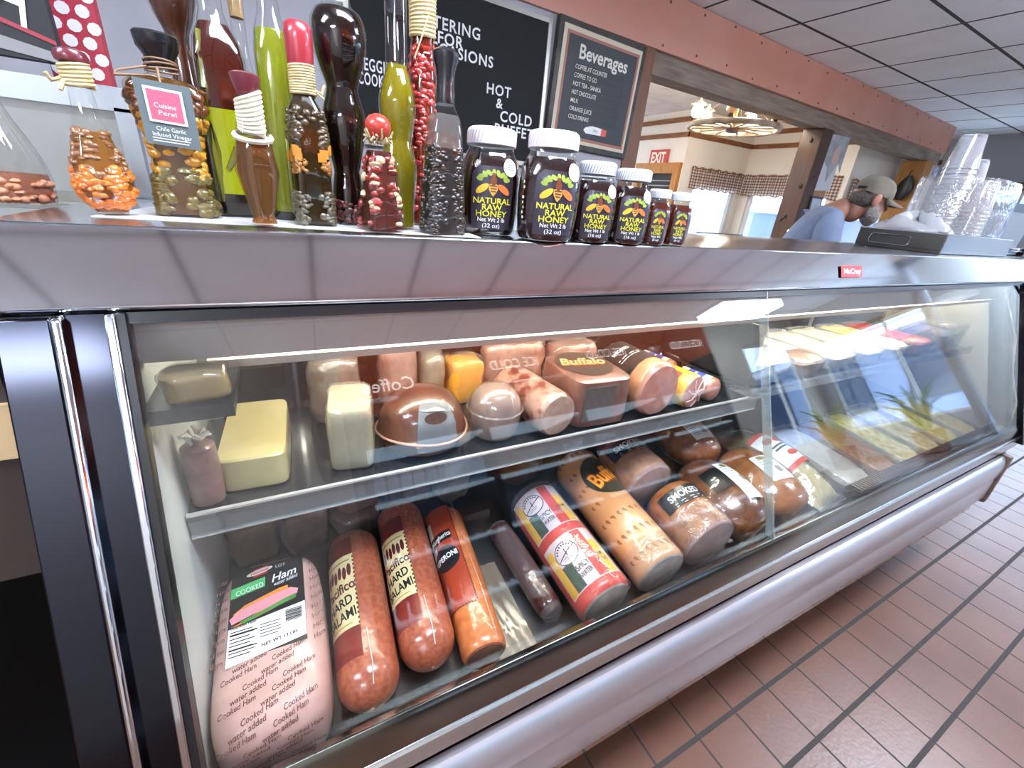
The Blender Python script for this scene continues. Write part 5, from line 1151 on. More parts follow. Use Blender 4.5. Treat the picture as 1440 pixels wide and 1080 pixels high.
jar(.548, .612, .79, -.34, 'medium honey jar with grey striped lid, next to the two small jars', seal=2, net='Net Wt 1 lb', oz='(16 oz)', grp='honey jars')
jar(.612, .608, .62, -.42, 'small honey jar with grey lid, left of the last small jar', True, seal=0, net='Net Wt', oz='(8 oz)', grp='honey jars')
jar(.672, .612, .615, -.46, 'small honey jar with grey lid, last jar at the right of the row', True, seal=0, net='Net Wt', oz='(8 oz)', grp='honey jars')
# white box of papers behind the honey
t = thing('paper_box', (.385, .80, ZC), 'white box with folded flap standing behind the large honey jars', 'box', .15)
part_of(t, 'box', MB().prism([(-.06, 0), (.10, 0), (.10, .062), (.06, .082), (-.06, .034)], -.05, .05, 1), mat('white_card', '#cfcfd2', .6), 0)
part_of(t, 'flap', MB().prism([(-.072, .030), (.045, .094), (.046, .0965), (-.073, .0325)], -.055, .055, 1), mat('white_card', '#cfcfd2', .6), 0)
# ---- stainless drawer box, plastic sheet and nested cups
t = thing('side_table', (3.1, .86, 0), 'stainless work table continuing past the far end of the deli case', 'table')
part_of(t, 'table_top', MB().box((-.43, -.24, 1.235), (.5, .24, 1.2625), .003), STEELB)
for sx in (-.40, .47):
    for sy in (-.21, .21): part_of(t, 'leg', MB().tube([(sx, sy, 0), (sx, sy, 1.236)], .02, 10), STEELB)
t = thing('steel_drawer_box', (2.29, .785, 1.2635), 'flat stainless box with a pull handle on its left end, under the cup stacks', 'box')
part_of(t, 'box', MB().box((-.31, -.130, 0), (.31, .130, .064), .003), mat('dark_box_steel', '#45423d', .4, .5, bump=.03), 40)
part_of(t, 'seam', MB().box((-.3108, -.13, .010), (-.309, .13, .0115)), BLACK, 0)
part_of(t, 'pull_handle', MB().tube([(-.312, .085, .014), (-.312, .090, .024), (-.312, .085, .042), (-.312, .078, .046), (-.312, -.030, .047), (-.312, -.038, .042), (-.312, -.036, .022), (-.312, -.026, .014)], .0026, 8, closed=True), CHROME)
part_of(t, 'front_plate', MB().box((-.305, -.1315, .002), (.31, -.1295, .063)), STEELB, 0)
part_of(t, 'lid_edge', MB().box((-.312, -.13, .061), (.31, .13, .0655)), CHROME, 0)
t = thing('plastic_bag', (2.078, .79, 1.3295), 'crumpled translucent plastic bag spread over the steel box, left of the cups', 'bag')
R = []
n = 26
for k, (s_, z) in enumerate(((1, 0), (1.0, .006), (.9, .020), (.7, .036), (.4, .048), (.03, .052))):
    R.append([(.0 + .085 * s_ * math.copysign(abs(cos(q)) ** .7, cos(q)) + .006 * sin(5 * q + k), .11 * s_ * math.copysign(abs(sin(q)) ** .7, sin(q)) * (1 + .06 * sin(7 * q + k)), max(z * (1 + .35 * sin(4 * q + k)), 0)) for q in [2 * pi * j / n for j in range(n)]])
part_of(t, 'bag', MB().loft(R), glass('milky_film', (.92, .92, .93, 1), .06, .1, bump=1, bscale=25, haze=.55, hazecol='#c4c4c8'))
CUPM = glass('clear_cup', (.955, .955, .965, 1), .10, .03, haze=.26, hazecol='#e8eaee')
cupP = [(.030, 0), (.032, .001), (.0345, .012), (.0445, .098), (.0465, .099), (.0475, .1015), (.0462, .104), (.0440, .102), (.0335, .012), (.0005, .004)]
cup0 = None
def cups(x, y, z, n, dz, label, grp, s_=1.0):
    """a stack of nested cups, mouths down"""
    global cup0
    for i in range(n):
        if cup0 is None:
            cup0 = part_of(None, 'plastic_cup', MB().lathe(cupP, 24), CUPM, 50); c = cup0
        else: c = cup0.copy(); COL.objects.link(c)
        c.location = (x + .0002 * (i % 3 - 1), y, z + i * dz + .104 * s_); c.scale = (s_, s_, s_); c.rotation_euler = (pi, 0, 0)
        tag(c, label, 'cup', grp)
cups(2.232, .79, 1.330, 14, .0165, 'clear plastic cup nested in the tallest stack on the steel box', 'cups of the tallest stack', 1.06)
cups(2.50, .84, 1.330, 11, .0165, 'clear plastic cup nested in the stack right of the tallest one', 'cups of the right stack', 1.06)
cups(2.385, .745, 1.330, 7, .0135, 'clear plastic cup nested in the low front stack beside the tallest one', 'cups of the low front stack', 1.06)
t = thing('cup_bag', (2.385, .79, 1.3295), 'clear plastic sleeve crumpled round the lower cups', 'bag')
part_of(t, 'sleeve', MB().loft([[(r * 1.9 * math.copysign(abs(cos(q)) ** .55, cos(q)) * (1 + .02 * sin(4 * q + k)), r * 1.04 * math.copysign(abs(sin(q)) ** .55, sin(q)) * (1 + .02 * sin(5 * q + 2 * k)), z) for q in [2 * pi * j / 30 for j in range(30)]] for k, (r, z) in enumerate(((.112, .002), (.116, .03), (.116, .08), (.113, .12), (.112, .16), (.108, .19)))], cap=False), FILM)
# ---- slicer at the far end
t = thing('meat_slicer', (3.12, .92, 1.2628), 'grey steel slicer body with a black top strip at the far end of the counter', 'slicer')
part_of(t, 'body', MB().prism([(-.14, .035), (.26, .035), (.30, .19), (-.08, .19)], -.09, .12, 1), mat('slicer_steel', '#8d8c8a', .3, .8), 0, 'steel body')
part_of(t, 'top_strip', MB().prism([(-.085, .19), (.30, .19), (.31, .225), (-.07, .225)], -.095, .125, 1), mat('slicer_black', '#1d1f26', .3), 0)
part_of(t, 'tray', MB().box((-.13, -.20, .018), (.30, .10, .034), .004), STEELB, 40)
for sx in (-.10, .24): part_of(t, 'foot', MB().lathe([(.012, 0), (.016, .004), (.014, .018), (.0005, .018)], 16, c=(sx, -.12, 0)), BLACK)
part_of(t, 'knob', MB().ball((-.06, -.212, .032), .018, 14, 10), BLACK)
# ================================================================ behind the counter and the dining room
def onp_(x, z, off=0): return Vector(pp(x, -off, z))
def PSURF(x0, z0, off): 
    o = Vector(pp(x0, -off, z0)); ux = Vector((cos(.057), sin(.057), 0)); return plane(o, ux, (0, 0, 1))
LETTER = mat('letter_white', '#e8e6e2', .5)
# black letter board
t = thing('letter_board', pp(.885, -.001, 1.83), 'black letter board in a pale metal frame on the wall behind the bottles', 'menu board', .057)
MB().box((-.500, -.022, -.34), (.485, 0, .318)).build('panel', mat('felt_black', '#0d0f11', .8, bump=.3, bscale=200), t, smooth=0)
mb = MB(); mb.box((-.515, -.030, .305), (.50, 0, .325)).box((-.515, -.030, -.35), (.50, 0, -.33)).box((-.52, -.030, -.35), (-.50, 0, .325)).box((.485, -.030, -.35), (.505, 0, .325)); mb.build('frame', mat('board_aluminium', '#a9a89f', .35, .5), t, smooth=0)
SL_ = lambda u, v, off=0: Vector((u - .885, -.0225 - off, v - 1.83))
for tx, x, z, h, al in (('CATERING', .988, 2.006, .042, 'r'), ('FOR', .776, 1.953, .042, 'l'), ('OCCASIONS', 1.066, 1.911, .042, 'r'), ('R.', .786, 1.812, .04, 'l'), ('HOT', 1.038, 1.803, .042, 'l'), ('&', 1.096, 1.748, .040, 'l'), ('COLD', 1.124, 1.695, .045, 'l'), ('BUFFET', 1.096, 1.635, .045, 'l'), ('VEGGIE', .552, 1.788, .042, 'r'), ('COOKIE', .552, 1.735, .042, 'r'), ('PE', .552, 1.682, .042, 'r')):
    mb = flatmb(); write(mb, SL_, tx, x, z, h * 1.06, w=(.0235 * len(tx) if x == .552 else None), off=.002, bold=.018, align=al, space=1.12); mb.build('lettering', LETTER, t, smooth=0)
# beverages sign
t = thing('beverages_sign', pp(1.735, -.002, 1.89), 'dark framed Beverages menu board hung beside the opening', 'menu board', .057, rot=(.03, .02, .057))
MB().box((-.315, -.035, -.29), (.315, 0, .29), .004).build('frame', mat('sign_frame', '#4a4742', .4, col2='#3a3733', nscale=12), t, smooth=40)
SB_ = lambda u, v, off=0: Vector((u, -.0355 - off, v))
mb = flatmb(); patch(mb, SB_, -.285, .285, -.262, .262, 1, 1, .001); mb.build('cream_border', mat('sign_cream', '#c9bda5', .5), t, smooth=0)
mb = flatmb(); patch(mb, SB_, -.262, .268, -.245, .240, 1, 1, .002); mb.build('copper_border', mat('sign_copper', '#9c5a44', .4), t, smooth=0)
mb = flatmb(); patch(mb, SB_, -.247, .253, -.230, .226, 1, 1, .003); mb.build('face', mat('sign_slate', '#22282c', .5), t, smooth=0)
mb = flatmb(); write(mb, SB_, 'Beverages', .01, .166, .062, w=.355, off=.0045, bold=.022); mb.build('title', mat('sign_title', '#d9d6c8', .5), t, smooth=0)
for i, tx in enumerate(('COFFEE AT COUNTER', 'COFFEE TO GO', 'HOT TEA - SANKA', 'HOT CHOCOLATE', 'MILK', 'ORANGE JUICE', 'COLD DRINKS')):
    z = .098 - i * .0385
    mb = flatmb(); patch(mb, SB_, -.19, .185, z - .018, z + .016, 1, 1, .0038); s_ = mb.build('menu_strip', mat('strip_black', '#14181b', .5), t, smooth=0)
    mb = flatmb(); write(mb, SB_, tx, -.182, z - .001, .021, off=.0048, bold=.006, align='l', w=.0135 * len(tx)); mb.build('lettering', _M['sign_title'], s_, smooth=0)
mb = flatmb(); blob(mb, SB_, [(-.06, -.185), (-.045, -.170), (.0, -.158), (.06, -.160), (.11, -.165), (.11, -.195), (.06, -.198), (-.04, -.200)], .0045); e = mb.build('emblem', LWHITE, t, smooth=0)
mb = flatmb(); patch(mb, SB_, .075, .115, -.198, -.163, 1, 1, .0055); mb.build('red_end', LRED, e, smooth=0)
mb = flatmb(); write(mb, SB_, 'GRILL', .03, -.179, .010, off=.0060); mb.build('lettering', INK, e, smooth=0)
# ---- pizza warmer and its board at the left
t = thing('display_warmer', (-.46, 1.285, 1.0), 'chrome framed glass warmer cabinet at the left behind the bottles', 'warmer')
GM = mat('warmer_grey', '#8d8c88', .35, .3)
MB().box((-.28, -.24, -1.0), (.28, .30, .235)).build('base', GM, t, smooth=0)
mb = MB()
for x in (-.28, .255): mb.box((x, -.24, .235), (x + .025, -.215, .40))
mb.box((-.28, -.24, .395), (.28, -.215, .412)); mb.build('frame', mat('warmer_chrome', '#9aa0a8', .2, .9), t, smooth=0)
MB().box((-.255, -.232, .235), (.255, -.228, .395)).build('pane', glass('warmer_glass', (.9, .9, .88, 1), .08, haze=.25, hazecol='#8f8f86'), t, smooth=0)
MB().box((-.26, -.10, .236), (.255, .27, .240)).build('shelf', mat('warm_shelf', '#d8cfb8', .4), t, smooth=0)
MB().box((-.28, -.24, .412), (.28, .30, .43)).build('roof', _M['warmer_chrome'], t, smooth=0)
t = thing('pizza_board', (-.268, 1.02, 1.447), 'black board with white chalk script and a red line, upper left corner', 'menu board')
MB().box((-.35, 0, 0), (.02, .02, .40)).build('panel', mat('chalk_black', '#141316', .6), t, smooth=0)
PZ = lambda u, v, off=0: Vector((u, -.0005 - off, v))
mb = flatmb(); write(mb, PZ, 'PIZZA', -.075, .098, .085, w=.16, off=.001, shear=.3, ang=-.25); mb.build('lettering', TWHITE, t, smooth=0)
mb = flatmb(); mb.add([PZ(-.14, .075, .001), PZ(.02, .022, .001), PZ(.02, .028, .001), PZ(-.14, .082, .001)], [(0, 1, 2, 3)]); mb.build('red_line', mat('chalk_red', '#8a2a35', .6), t, smooth=0)
mb = flatmb(); mb.add([PZ(-.14, .020, .001), PZ(.02, .0, .001), PZ(.02, .012, .001), PZ(-.14, .045, .001)], [(0, 1, 2, 3)]); mb.build('grey_line', mat('chalk_grey', '#7a7878', .6), t, smooth=0)
t = thing('patterned_panel', (-.243, 1.10, 1.436), 'red and white patterned box panel beside the pizza board', 'panel')
MB().box((-.040, 0, 0), (.034, .03, .42)).build('panel', mat('panel_red', '#a3283a', .5), t, smooth=0)
PQ = lambda u, v, off=0: Vector((u, -.0006 - off, v))
mb = flatmb()
for i in range(19):
    for j in range(3):
        blob(mb, PQ, ell(-.030 + j * .024 + (i % 2) * .010, .014 + i * .021, .0095, .0088, 9, .4 * j), .0005)
mb.build('white_pebbles', mat('panel_white', '#d9d3d6', .5), t, smooth=0)
# ---- exit sign
t = thing('exit_sign', (4.545, 4.66, 1.925), 'red EXIT sign on the cream wall above the doorway', 'sign', -pi / 2)
MB().box((-.155, -.025, -.088), (.155, 0, .088)).build('plate', mat('exit_red', '#b8453f', .5), t, smooth=0)
mb = flatmb(); write(mb, lambda u, v, o=0: Vector((u, -.0255 - o, v)), 'EXIT', 0, 0, .115, w=.245, off=.001, bold=.03); mb.build('lettering', mat('exit_cream', '#efe2cf', .5), t, smooth=0)
# ---- gingham valances
def gingham():
    m, nt, out = nodes('gingham'); p = N(nt, 'ShaderNodeBsdfPrincipled'); p.inputs['Roughness'].default_value = .9
    tc = N(nt, 'ShaderNodeTexCoord'); s_ = N(nt, 'ShaderNodeSeparateXYZ'); nt.links.new(tc.outputs['UV'], s_.inputs[0]); L_ = []
    for ax in (0, 1):
        d = N(nt, 'ShaderNodeMath', operation='MULTIPLY'); d.inputs[1].default_value = 24; nt.links.new(s_.outputs[ax], d.inputs[0])
        f = N(nt, 'ShaderNodeMath', operation='FRACT'); nt.links.new(d.outputs[0], f.inputs[0])
        g = N(nt, 'ShaderNodeMath', operation='LESS_THAN'); g.inputs[1].default_value = .42; nt.links.new(f.outputs[0], g.inputs[0]); L_.append(g)
    a = N(nt, 'ShaderNodeMath', operation='ADD'); nt.links.new(L_[0].outputs[0], a.inputs[0]); nt.links.new(L_[1].outputs[0], a.inputs[1])
    r = N(nt, 'ShaderNodeValToRGB'); r.color_ramp.interpolation = 'CONSTANT'; e = r.color_ramp.elements; e[0].color = L('#e2d9d0'); e[1].position = .3; e[1].color = L('#a58c80'); x = e.new(.8); x.color = L('#6a4c44')
    h = N(nt, 'ShaderNodeMath', operation='MULTIPLY'); h.inputs[1].default_value = .5; nt.links.new(a.outputs[0], h.inputs[0]); nt.links.new(h.outputs[0], r.inputs[0])
    nt.links.new(r.outputs[0], p.inputs['Base Color'])
    tl = N(nt, 'ShaderNodeBsdfTranslucent'); nt.links.new(r.outputs[0], tl.inputs[0]); mx = N(nt, 'ShaderNodeMixShader'); mx.inputs[0].default_value = .4
    nt.links.new(p.outputs[0], mx.inputs[1]); nt.links.new(tl.outputs[0], mx.inputs[2]); nt.links.new(mx.outputs[0], out.inputs[0]); return m
GING = gingham()
def valance(name, p0, p1, z0, z1, nrm, label):
    p0, p1, nrm = Vector(p0), Vector(p1), Vector(nrm); n = 48; ln = (p1 - p0).length
    t = thing(name, (p0.x, p0.y, z0), label, 'curtain', group='gingham valances'); V = []; F = []; UV = []
    for i in range(n + 1):
        for j in range(5):
            f = j / 4; q = (p1 - p0) * (i / n) + nrm * (.022 + .016 * sin(i * 1.15) * (1 - .4 * f)); V.append((q.x, q.y, (z1 - z0) * f + (.008 * sin(i * .9) if j in (0, 4) else 0))); UV.append((ln * i / n * 1.25, (z1 - z0) * f * 1.25))
    F = [(i * 5 + j, (i + 1) * 5 + j, (i + 1) * 5 + j + 1, i * 5 + j + 1) for i in range(n) for j in range(4)]
    mb = flatmb(); mb.add(V, F); o = mb.build('curtain', GING, t, smooth=80)
    uv = o.data.uv_layers.new(name='UVMap')
    for lp in o.data.loops: uv.data[lp.index].uv = UV[lp.vertex_index]
    a, b = Vector((0, 0, z1 - z0 - .02)) + nrm * .022, (p1 - p0) + Vector((0, 0, z1 - z0 - .02)) + nrm * .022
    MB().tube([a, b], .008, 8).build('rod', TRIMW, t)
valance('valance', (4.70, 4.25, 0), (5.72, 4.25, 0), 1.59, 1.84, (0, -1, 0), 'gingham valance over the window left of the wagon-wheel corner')
valance('valance', (5.74, 4.22, 0), (5.74, 3.0, 0), 1.58, 1.84, (-1, 0, 0), 'gingham valance over the window on the right dining wall, left of the dark post')
valance('valance', (5.80, 2.95, 0), (7.4, 2.95, 0), 1.56, 1.81, (0, -1, 0), 'gingham valance behind the capped man, right of the dark post')
# ---- wagon-wheel chandelier
cx, cyy, cz = 3.72, 3.0, 2.03
t = thing('wagon_wheel_chandelier', (cx, cyy, cz), 'wagon-wheel chandelier with glowing lamps hanging in the dining room', 'chandelier')
CW = mat('wheel_white', '#b9a894', .5, col2='#8d7a66', nscale=10); CD = mat('wheel_dark', '#4a3424', .5); BR = mat('brass', '#b08a3c', .3, .9)
MB().tube([(.37 * cos(q), .37 * sin(q), 0) for q in [2 * pi * j / 44 for j in range(44)]], .022, 8, closed=True).build('rim', CW, t)
MB().lathe([(.0005, -.04), (.05, -.035), (.055, .03), (.02, .05), (.0005, .05)], 20).build('hub', CD, t)
for k in range(12):
    a = 2 * pi * k / 12; MB().tube([(.05 * cos(a), .05 * sin(a), 0), (.36 * cos(a), .36 * sin(a), 0)], .010, 6).build('spoke', CW, t)
for k in range(3):
    a = 2 * pi * k / 3 + .5; MB().tube([(.33 * cos(a), .33 * sin(a), .02), (.0, .0, .33)], .006, 6).build('hanger', CD, t)
MB().tube([(0, 0, .05), (0, 0, .39)], .012, 8).build('stem', BR, t)
LMP = emis('lamp_glow', '#ffe6bc', 14)
for k, a in enumerate((.25, 1.55, 2.5, 3.7, 4.95)):
    px, py = .33 * cos(a), .33 * sin(a)
    h = MB().lathe([(.022, .02), (.028, .03), (.02, .06), (.0005, .06)], 14, c=(px, py, 0)).build('lamp_holder', CD, t)
    MB().lathe([(.020, .055), (.044, .075), (.050, .11), (.036, .155), (.026, .175), (.0005, .176)], 16, c=(px, py, 0)).build('glass_shade', LMP if k != 3 else mat('unlit_shade', '#d9b98a', .3, coat=.5), h)
    MB().lathe([(.070, .158), (.066, .164), (.026, .186), (.018, .20), (.016, .215), (.0005, .216)], 16, c=(px, py, 0)).build('shade_cap', mat('cap_metal', '#a9a294', .35, .6), h)
l = bpy.data.lights.new('chandelier_light', 'POINT'); l.energy = 45; l.color = (1, .9, .76); l.shadow_soft_size = .15
lo = bpy.data.objects.new('chandelier_light', l); lo.location = (cx, cyy - .1, cz + .26); COL.objects.link(lo)
# ---- poster, photo and card by the dark post
q = pp(4.62, .03, 0)
t = thing('poster', (4.69, 2.60, 0), 'grey poster with a printed face and a notched ribbon end, right of the dark post', 'poster', .057)
MB().prism([(-.17, 2.06), (.17, 2.08), (.19, 1.78), (.11, 1.86), (-.02, 1.68), (-.06, 1.80), (-.17, 1.86)], -.002, .002, 1).build('sheet', mat('poster_grey', '#a5aab0', .6, col2='#8d939b', nscale=8), t, smooth=0)
MB().prism([(-.03, 1.84), (.06, 1.83), (.08, 1.90), (.05, 1.98), (.0, 1.99), (-.04, 1.93)], -.004, -.002, 1).build('printed_face', mat('poster_skin', '#c2a59a', .6), t, smooth=0)
MB().prism([(-.19, 1.86), (-.06, 1.80), (-.02, 1.68), (.11, 1.86), (.12, 1.62), (-.16, 1.60)], -.001, .003, 1).build('lower_sheet', mat('poster_white', '#c4cad0', .6), t, smooth=0)
t = thing('wall_block', (4.95, 2.78, 0), 'pale wooden block fixed behind the dark post, above the poster', 'wood block', .057); MB().box((-.13, 0, 2.09), (.13, .12, 2.20)).build('block', WOODL, t, smooth=0)
t = thing('wall_block', (4.97, 2.78, 0), 'pale wooden block fixed behind the dark post, below the poster', 'wood block', .057); MB().box((-.15, 0, 1.57), (.12, .12, 1.65)).build('block', WOODL, t, smooth=0)
t = thing('framed_photo', (4.515, 2.53, 1.425), 'small framed photo leaning against the dark post', 'picture', .057, rot=(-.08, 0, .057))
MB().box((-.105, -.012, -.125), (.105, .008, .125)).build('frame', mat('photo_frame', '#23252a', .4), t, smooth=0)
MB().box((-.082, -.0135, -.105), (.082, -.0125, .105)).build('photo', mat('photo_sky', '#a9b4c6', .5), t, smooth=0)
MB().prism([(-.025, -.10), (.04, -.10), (.045, -.02), (.02, .05), (-.02, .05), (-.03, -.02)], -.0145, -.0137, 1).build('printed_figure', mat('photo_rose', '#b59aa6', .5), t, smooth=0)
t = thing('note_card', (4.27, 2.38, 1.193), 'white table card with blue print on the ledge before the dark post', 'card', .057, rot=(-.12, 0, .057))
MB().box((-.195, -.003, -.068), (.195, .003, .078)).build('card', mat('card_white', '#c9cfdb', .6), t, smooth=0)
SN = lambda u, v, o=0: Vector((u, -.0032 - o, v)); mb = flatmb(); write(mb, SN, 'Our Soups May', -.0, .018, .034, w=.29, off=.001, shear=.2); lines(mb, SN, -.10, .10, -.025, 2, .02, .007, .001, .2); mb.build('blue_print', mat('card_blue', '#5b6a92', .6), t, smooth=0)
t = thing('utensil_holder', (3.95, 2.36, 1.1255), 'dark utensil holder on the ledge at the foot of the dark post', 'holder')
MB().box((-.11, -.06, 0), (.12, .07, .055), .006).build('box', mat('holder_brown', '#3a2a22', .5), t)
for k in range(2): MB().tube([(-.03 + k * .07, 0, .04), (.0 + k * .07, .0, .12), (.015 + k * .07, 0, .13)], .005, 6).build('handle', CHROME, t)
# ---- black bag and ornament on the honey-pine post
q = pp(6.588, .06, 1.77)
t = thing('hanging_bag', q, 'black cap-shaped bag hanging on the honey pine post', 'bag', .057)
R = []
for k in range(9):
    f = k / 8; w = .085 * sin(pi * (.12 + .8 * f)) ; R.append([(-.028 + .028 * cos(a) - .02, w * sin(a) - .02 * f, -.12 + .26 * f) for a in [2 * pi * j / 16 for j in range(16)]])
MB().loft(R).build('bag', mat('bag_black', '#14161c', .35), t)
MB().tube([(-.04, 0, .13), (-.02, .0, .19), (.0, 0, .2)], .006, 6).build('strap', mat('bag_black', '#14161c', .35), t)
q = pp(6.90, -.05, 1.98)
t = thing('hanging_ornament', q, 'round blue and white ornament hanging at the right edge of the pine post', 'ornament', .057)
MB().lathe([(.0005, -.008), (.06, -.006), (.066, 0), (.06, .006), (.0005, .008)], 24).build('disc', mat('ornament_blue', '#8f9cc2', .4, col2='#c9cede', nscale=20), t).rotation_euler = (pi / 2, 0, 0)
MB().tube([(0, 0, .06), (.01, 0, .13)], .004, 6).build('ribbon', mat('ribbon_red', '#8a3038', .6), t)
# ---- booth backs under the dining windows
for k in range(4):
    t = thing('chair', (4.82 + k * .23, 3.95, 0), 'dark low-backed dining chair by the window, number %s from the doorway side' % ['first', 'second', 'third', 'fourth'][k], 'chair', group='dark dining chairs')
    MB().box((-.10, -.02, .45), (.10, .02, 1.10), .008).build('backrest', mat('chair_dark', '#4a4f59', .4), t)
    MB().box((-.10, -.40, .42), (.10, 0, .46), .008).build('seat', mat('chair_dark', '#4a4f59', .4), t)
    for a, b_ in ((-.09, -.02), (.09, -.02), (-.09, -.38), (.09, -.38)): MB().tube([(a, b_, 0), (a, b_, .43)], .012, 6).build('leg', mat('chair_dark', '#4a4f59', .4), t)
# ---- the man behind the counter
SKIN = mat('skin', '#9a6f5c', .5, col2='#8a5f4d', nscale=12, sss=.1); SHIRT = mat('grey_blue_shirt', '#6f7c93', .85, col2='#66738a', nscale=14, bump=.25, bscale=30)
t = thing('person', (2.905, 1.54, 0), 'man in a grey-blue t-shirt and khaki cap, head bowed, standing behind the case', 'person', radians(-50))
def skin(name, V, E_, m, parent, lv=2):
    me = bpy.data.meshes.new(name); me.from_pydata([v[:3] for v in V], E_, []); o = bpy.data.objects.new(name, me); COL.objects.link(o); o.parent = parent
    o.modifiers.new('skin', 'SKIN')
    sv = me.skin_vertices[0].data
    for i, v in enumerate(V): sv[i].radius = (v[3], v[4] if len(v) > 4 else v[3])
    sv[0].use_root = True
    mod(o, 'SUBSURF', levels=lv, render_levels=lv); me.materials.append(m)
    for p in me.polygons: p.use_smooth = True
    o.modifiers['skin'].use_smooth_shade = True
    return o
# body (faces +x): pelvis, spine, neck, arms with hands, legs with feet
V = [(-.10, 0, .92, .13, .15), (-.10, 0, 1.05, .12, .15), (-.06, 0, 1.20, .125, .17), (-.01, 0, 1.33, .10, .15), (.05, 0, 1.405, .058, .060), (.10, 0, 1.45, .055, .058),
     (-.02, -.17, 1.335, .062), (-.01, -.225, 1.20, .050), (.02, -.235, 1.08, .044), (.13, -.20, 1.00, .037), (.22, -.17, .98, .030), (.29, -.16, .975, .026),
     (-.02, .17, 1.335, .062), (-.01, .225, 1.20, .050), (.02, .235, 1.08, .044), (.13, .20, 1.00, .037), (.22, .17, .98, .030), (.29, .16, .975, .026),
     (-.09, -.10, .80, .090), (-.06, -.10, .48, .062), (-.09, -.10, .09, .045), (.06, -.11, .04, .035),
     (-.09, .10, .80, .090), (-.06, .10, .48, .062), (-.09, .10, .09, .045), (.06, .11, .04, .035)]
E_ = [(0, 1), (1, 2), (2, 3), (3, 4), (4, 5), (3, 6), (6, 7), (7, 8), (8, 9), (9, 10), (10, 11), (3, 12), (12, 13), (13, 14), (14, 15), (15, 16), (16, 17), (0, 18), (18, 19), (19, 20), (20, 21), (0, 22), (22, 23), (23, 24), (24, 25)]
body = skin('body', V, E_, SKIN, t)
for sy in (-1, 1):
    for k in range(5):
        y = sy * (.16 + (k - 1.5) * .016); b0 = (.30, y, .975); 
        if k == 4: Vf = [(.25, sy * .14, .975, .011), (.275, sy * .118, .968, .010), (.30, sy * .112, .955, .009)]
        else: Vf = [b0 + (.010,), (.335 - .006 * abs(k - 1), y, .970, .0095), (.352 - .006 * abs(k - 1), y, .950, .0085), (.350, y, .932, .008)]
        skin('finger', Vf, [(i, i + 1) for i in range(len(Vf) - 1)], SKIN, t, 1)
# t-shirt with short sleeves
V = [(-.10, 0, .86, .150, .175), (-.10, 0, 1.03, .140, .170), (-.065, 0, 1.19, .150, .195), (-.02, 0, 1.325, .112, .165), (.03, 0, 1.385, .066, .070),
     (-.02, -.175, 1.338, .078), (-.012, -.232, 1.24, .074), (.0, -.246, 1.165, .070), (-.02, .175, 1.338, .078), (-.012, .232, 1.24, .074), (.0, .246, 1.165, .070)]
skin('t_shirt', V, [(0, 1), (1, 2), (2, 3), (3, 4), (3, 5), (5, 6), (6, 7), (3, 8), (8, 9), (9, 10)], SHIRT, t)
skin('trousers', [(-.10, 0, .92, .145, .165), (-.09, -.10, .78, .105), (-.06, -.10, .48, .078), (-.09, -.10, .10, .065), (-.09, .10, .78, .105), (-.06, .10, .48, .078), (-.09, .10, .10, .065)], [(0, 1), (1, 2), (2, 3), (0, 4), (4, 5), (5, 6)], mat('dark_trousers', '#2a2d36', .8), t)
for sy in (-1, 1): MB().loft([[(x, sy * .105 + w * sin(q), .0 + h * max(0, (1 + cos(q)) / 2)) for q in [2 * pi * j / 14 for j in range(14)]] for x, w, h in ((-.15, .02, .05), (-.13, .04, .09), (-.06, .045, .10), (.04, .05, .07), (.11, .045, .05), (.14, .01, .03))]).build('shoe', mat('shoe_black', '#1a1a1c', .5), t)
# head: skull, jaw, nose, brow and lips merged into one surface
hd = bpy.data.objects.new('head_pose', None)
HX = Matrix.Translation((.185, 0, 1.475)) @ Matrix.Rotation(radians(16), 4, 'Y') @ Matrix.Rotation(radians(8), 4, 'Z')
def headpart(name, mb, m, parent, rem=None, smooth=60):
    mb.v = [tuple(HX @ Vector(v)) for v in mb.v]; o = mb.build(name, m, parent, smooth=smooth)
    if rem:
        r_ = mod(o, 'REMESH', mode='VOXEL', voxel_size=rem); r_.use_smooth_shade = True; mod(o, 'SMOOTH', factor=.6, iterations=6)
    return o
mb = MB(); mb.ball((-.012, 0, .028), .086, 22, 16, (1.12, .88, 1.0)); mb.ball((.028, 0, -.035), .062, 18, 12, (1.0, .92, 1.15)); mb.ball((.050, 0, -.085), .034, 14, 10, (1.0, 1.15, .8))
mb.ball((.092, 0, -.022), .014, 12, 8, (1.2, .85, 1.1)); mb.ball((.086, 0, .0), .010, 12, 8, (1.0, .8, 2.2)); mb.ball((.076, 0, .022), .022, 12, 8, (.6, 1.9, .5)); mb.ball((.084, 0, -.055), .012, 12, 8, (.8, 1.8, .7))
mb.ball((-.04, 0, -.07), .054, 16, 12, (1.0, 1.0, 1.4))
head = headpart('head', mb, SKIN, t, .005)
for sy in (-1, 1):
    headpart('ear', MB().ball((-.004, sy * .080, -.004), .031, 14, 10, (.62, .30, 1.05)).ball((.004, sy * .078, -.028), .012, 10, 8, (.7, .5, 1)), mat('ear_skin', '#a8705e', .5), t)
    e = headpart('eye', MB().ball((.079, sy * .030, .004), .0115, 12, 8), mat('eye_white', '#d9d4ce', .2), t); headpart('iris', MB().ball((.0865, sy * .030, .002), .005, 10, 6), mat('iris_dark', '#2c1f18', .2), e)
mb = MB(); mb.ball((.048, 0, -.075), .050, 20, 14, (.95, 1.12, 1.05)); mb.ball((.058, 0, -.108), .030, 16, 10, (.9, 1.1, .9))
for sy in (-1, 1): mb.ball((.020, sy * .052, -.055), .030, 14, 10, (1.0, .55, 1.5))
headpart('beard', mb, mat('grey_beard', '#8f8a85', .9, col2='#6e6964', nscale=120, bump=.9, bscale=160), t, .005)
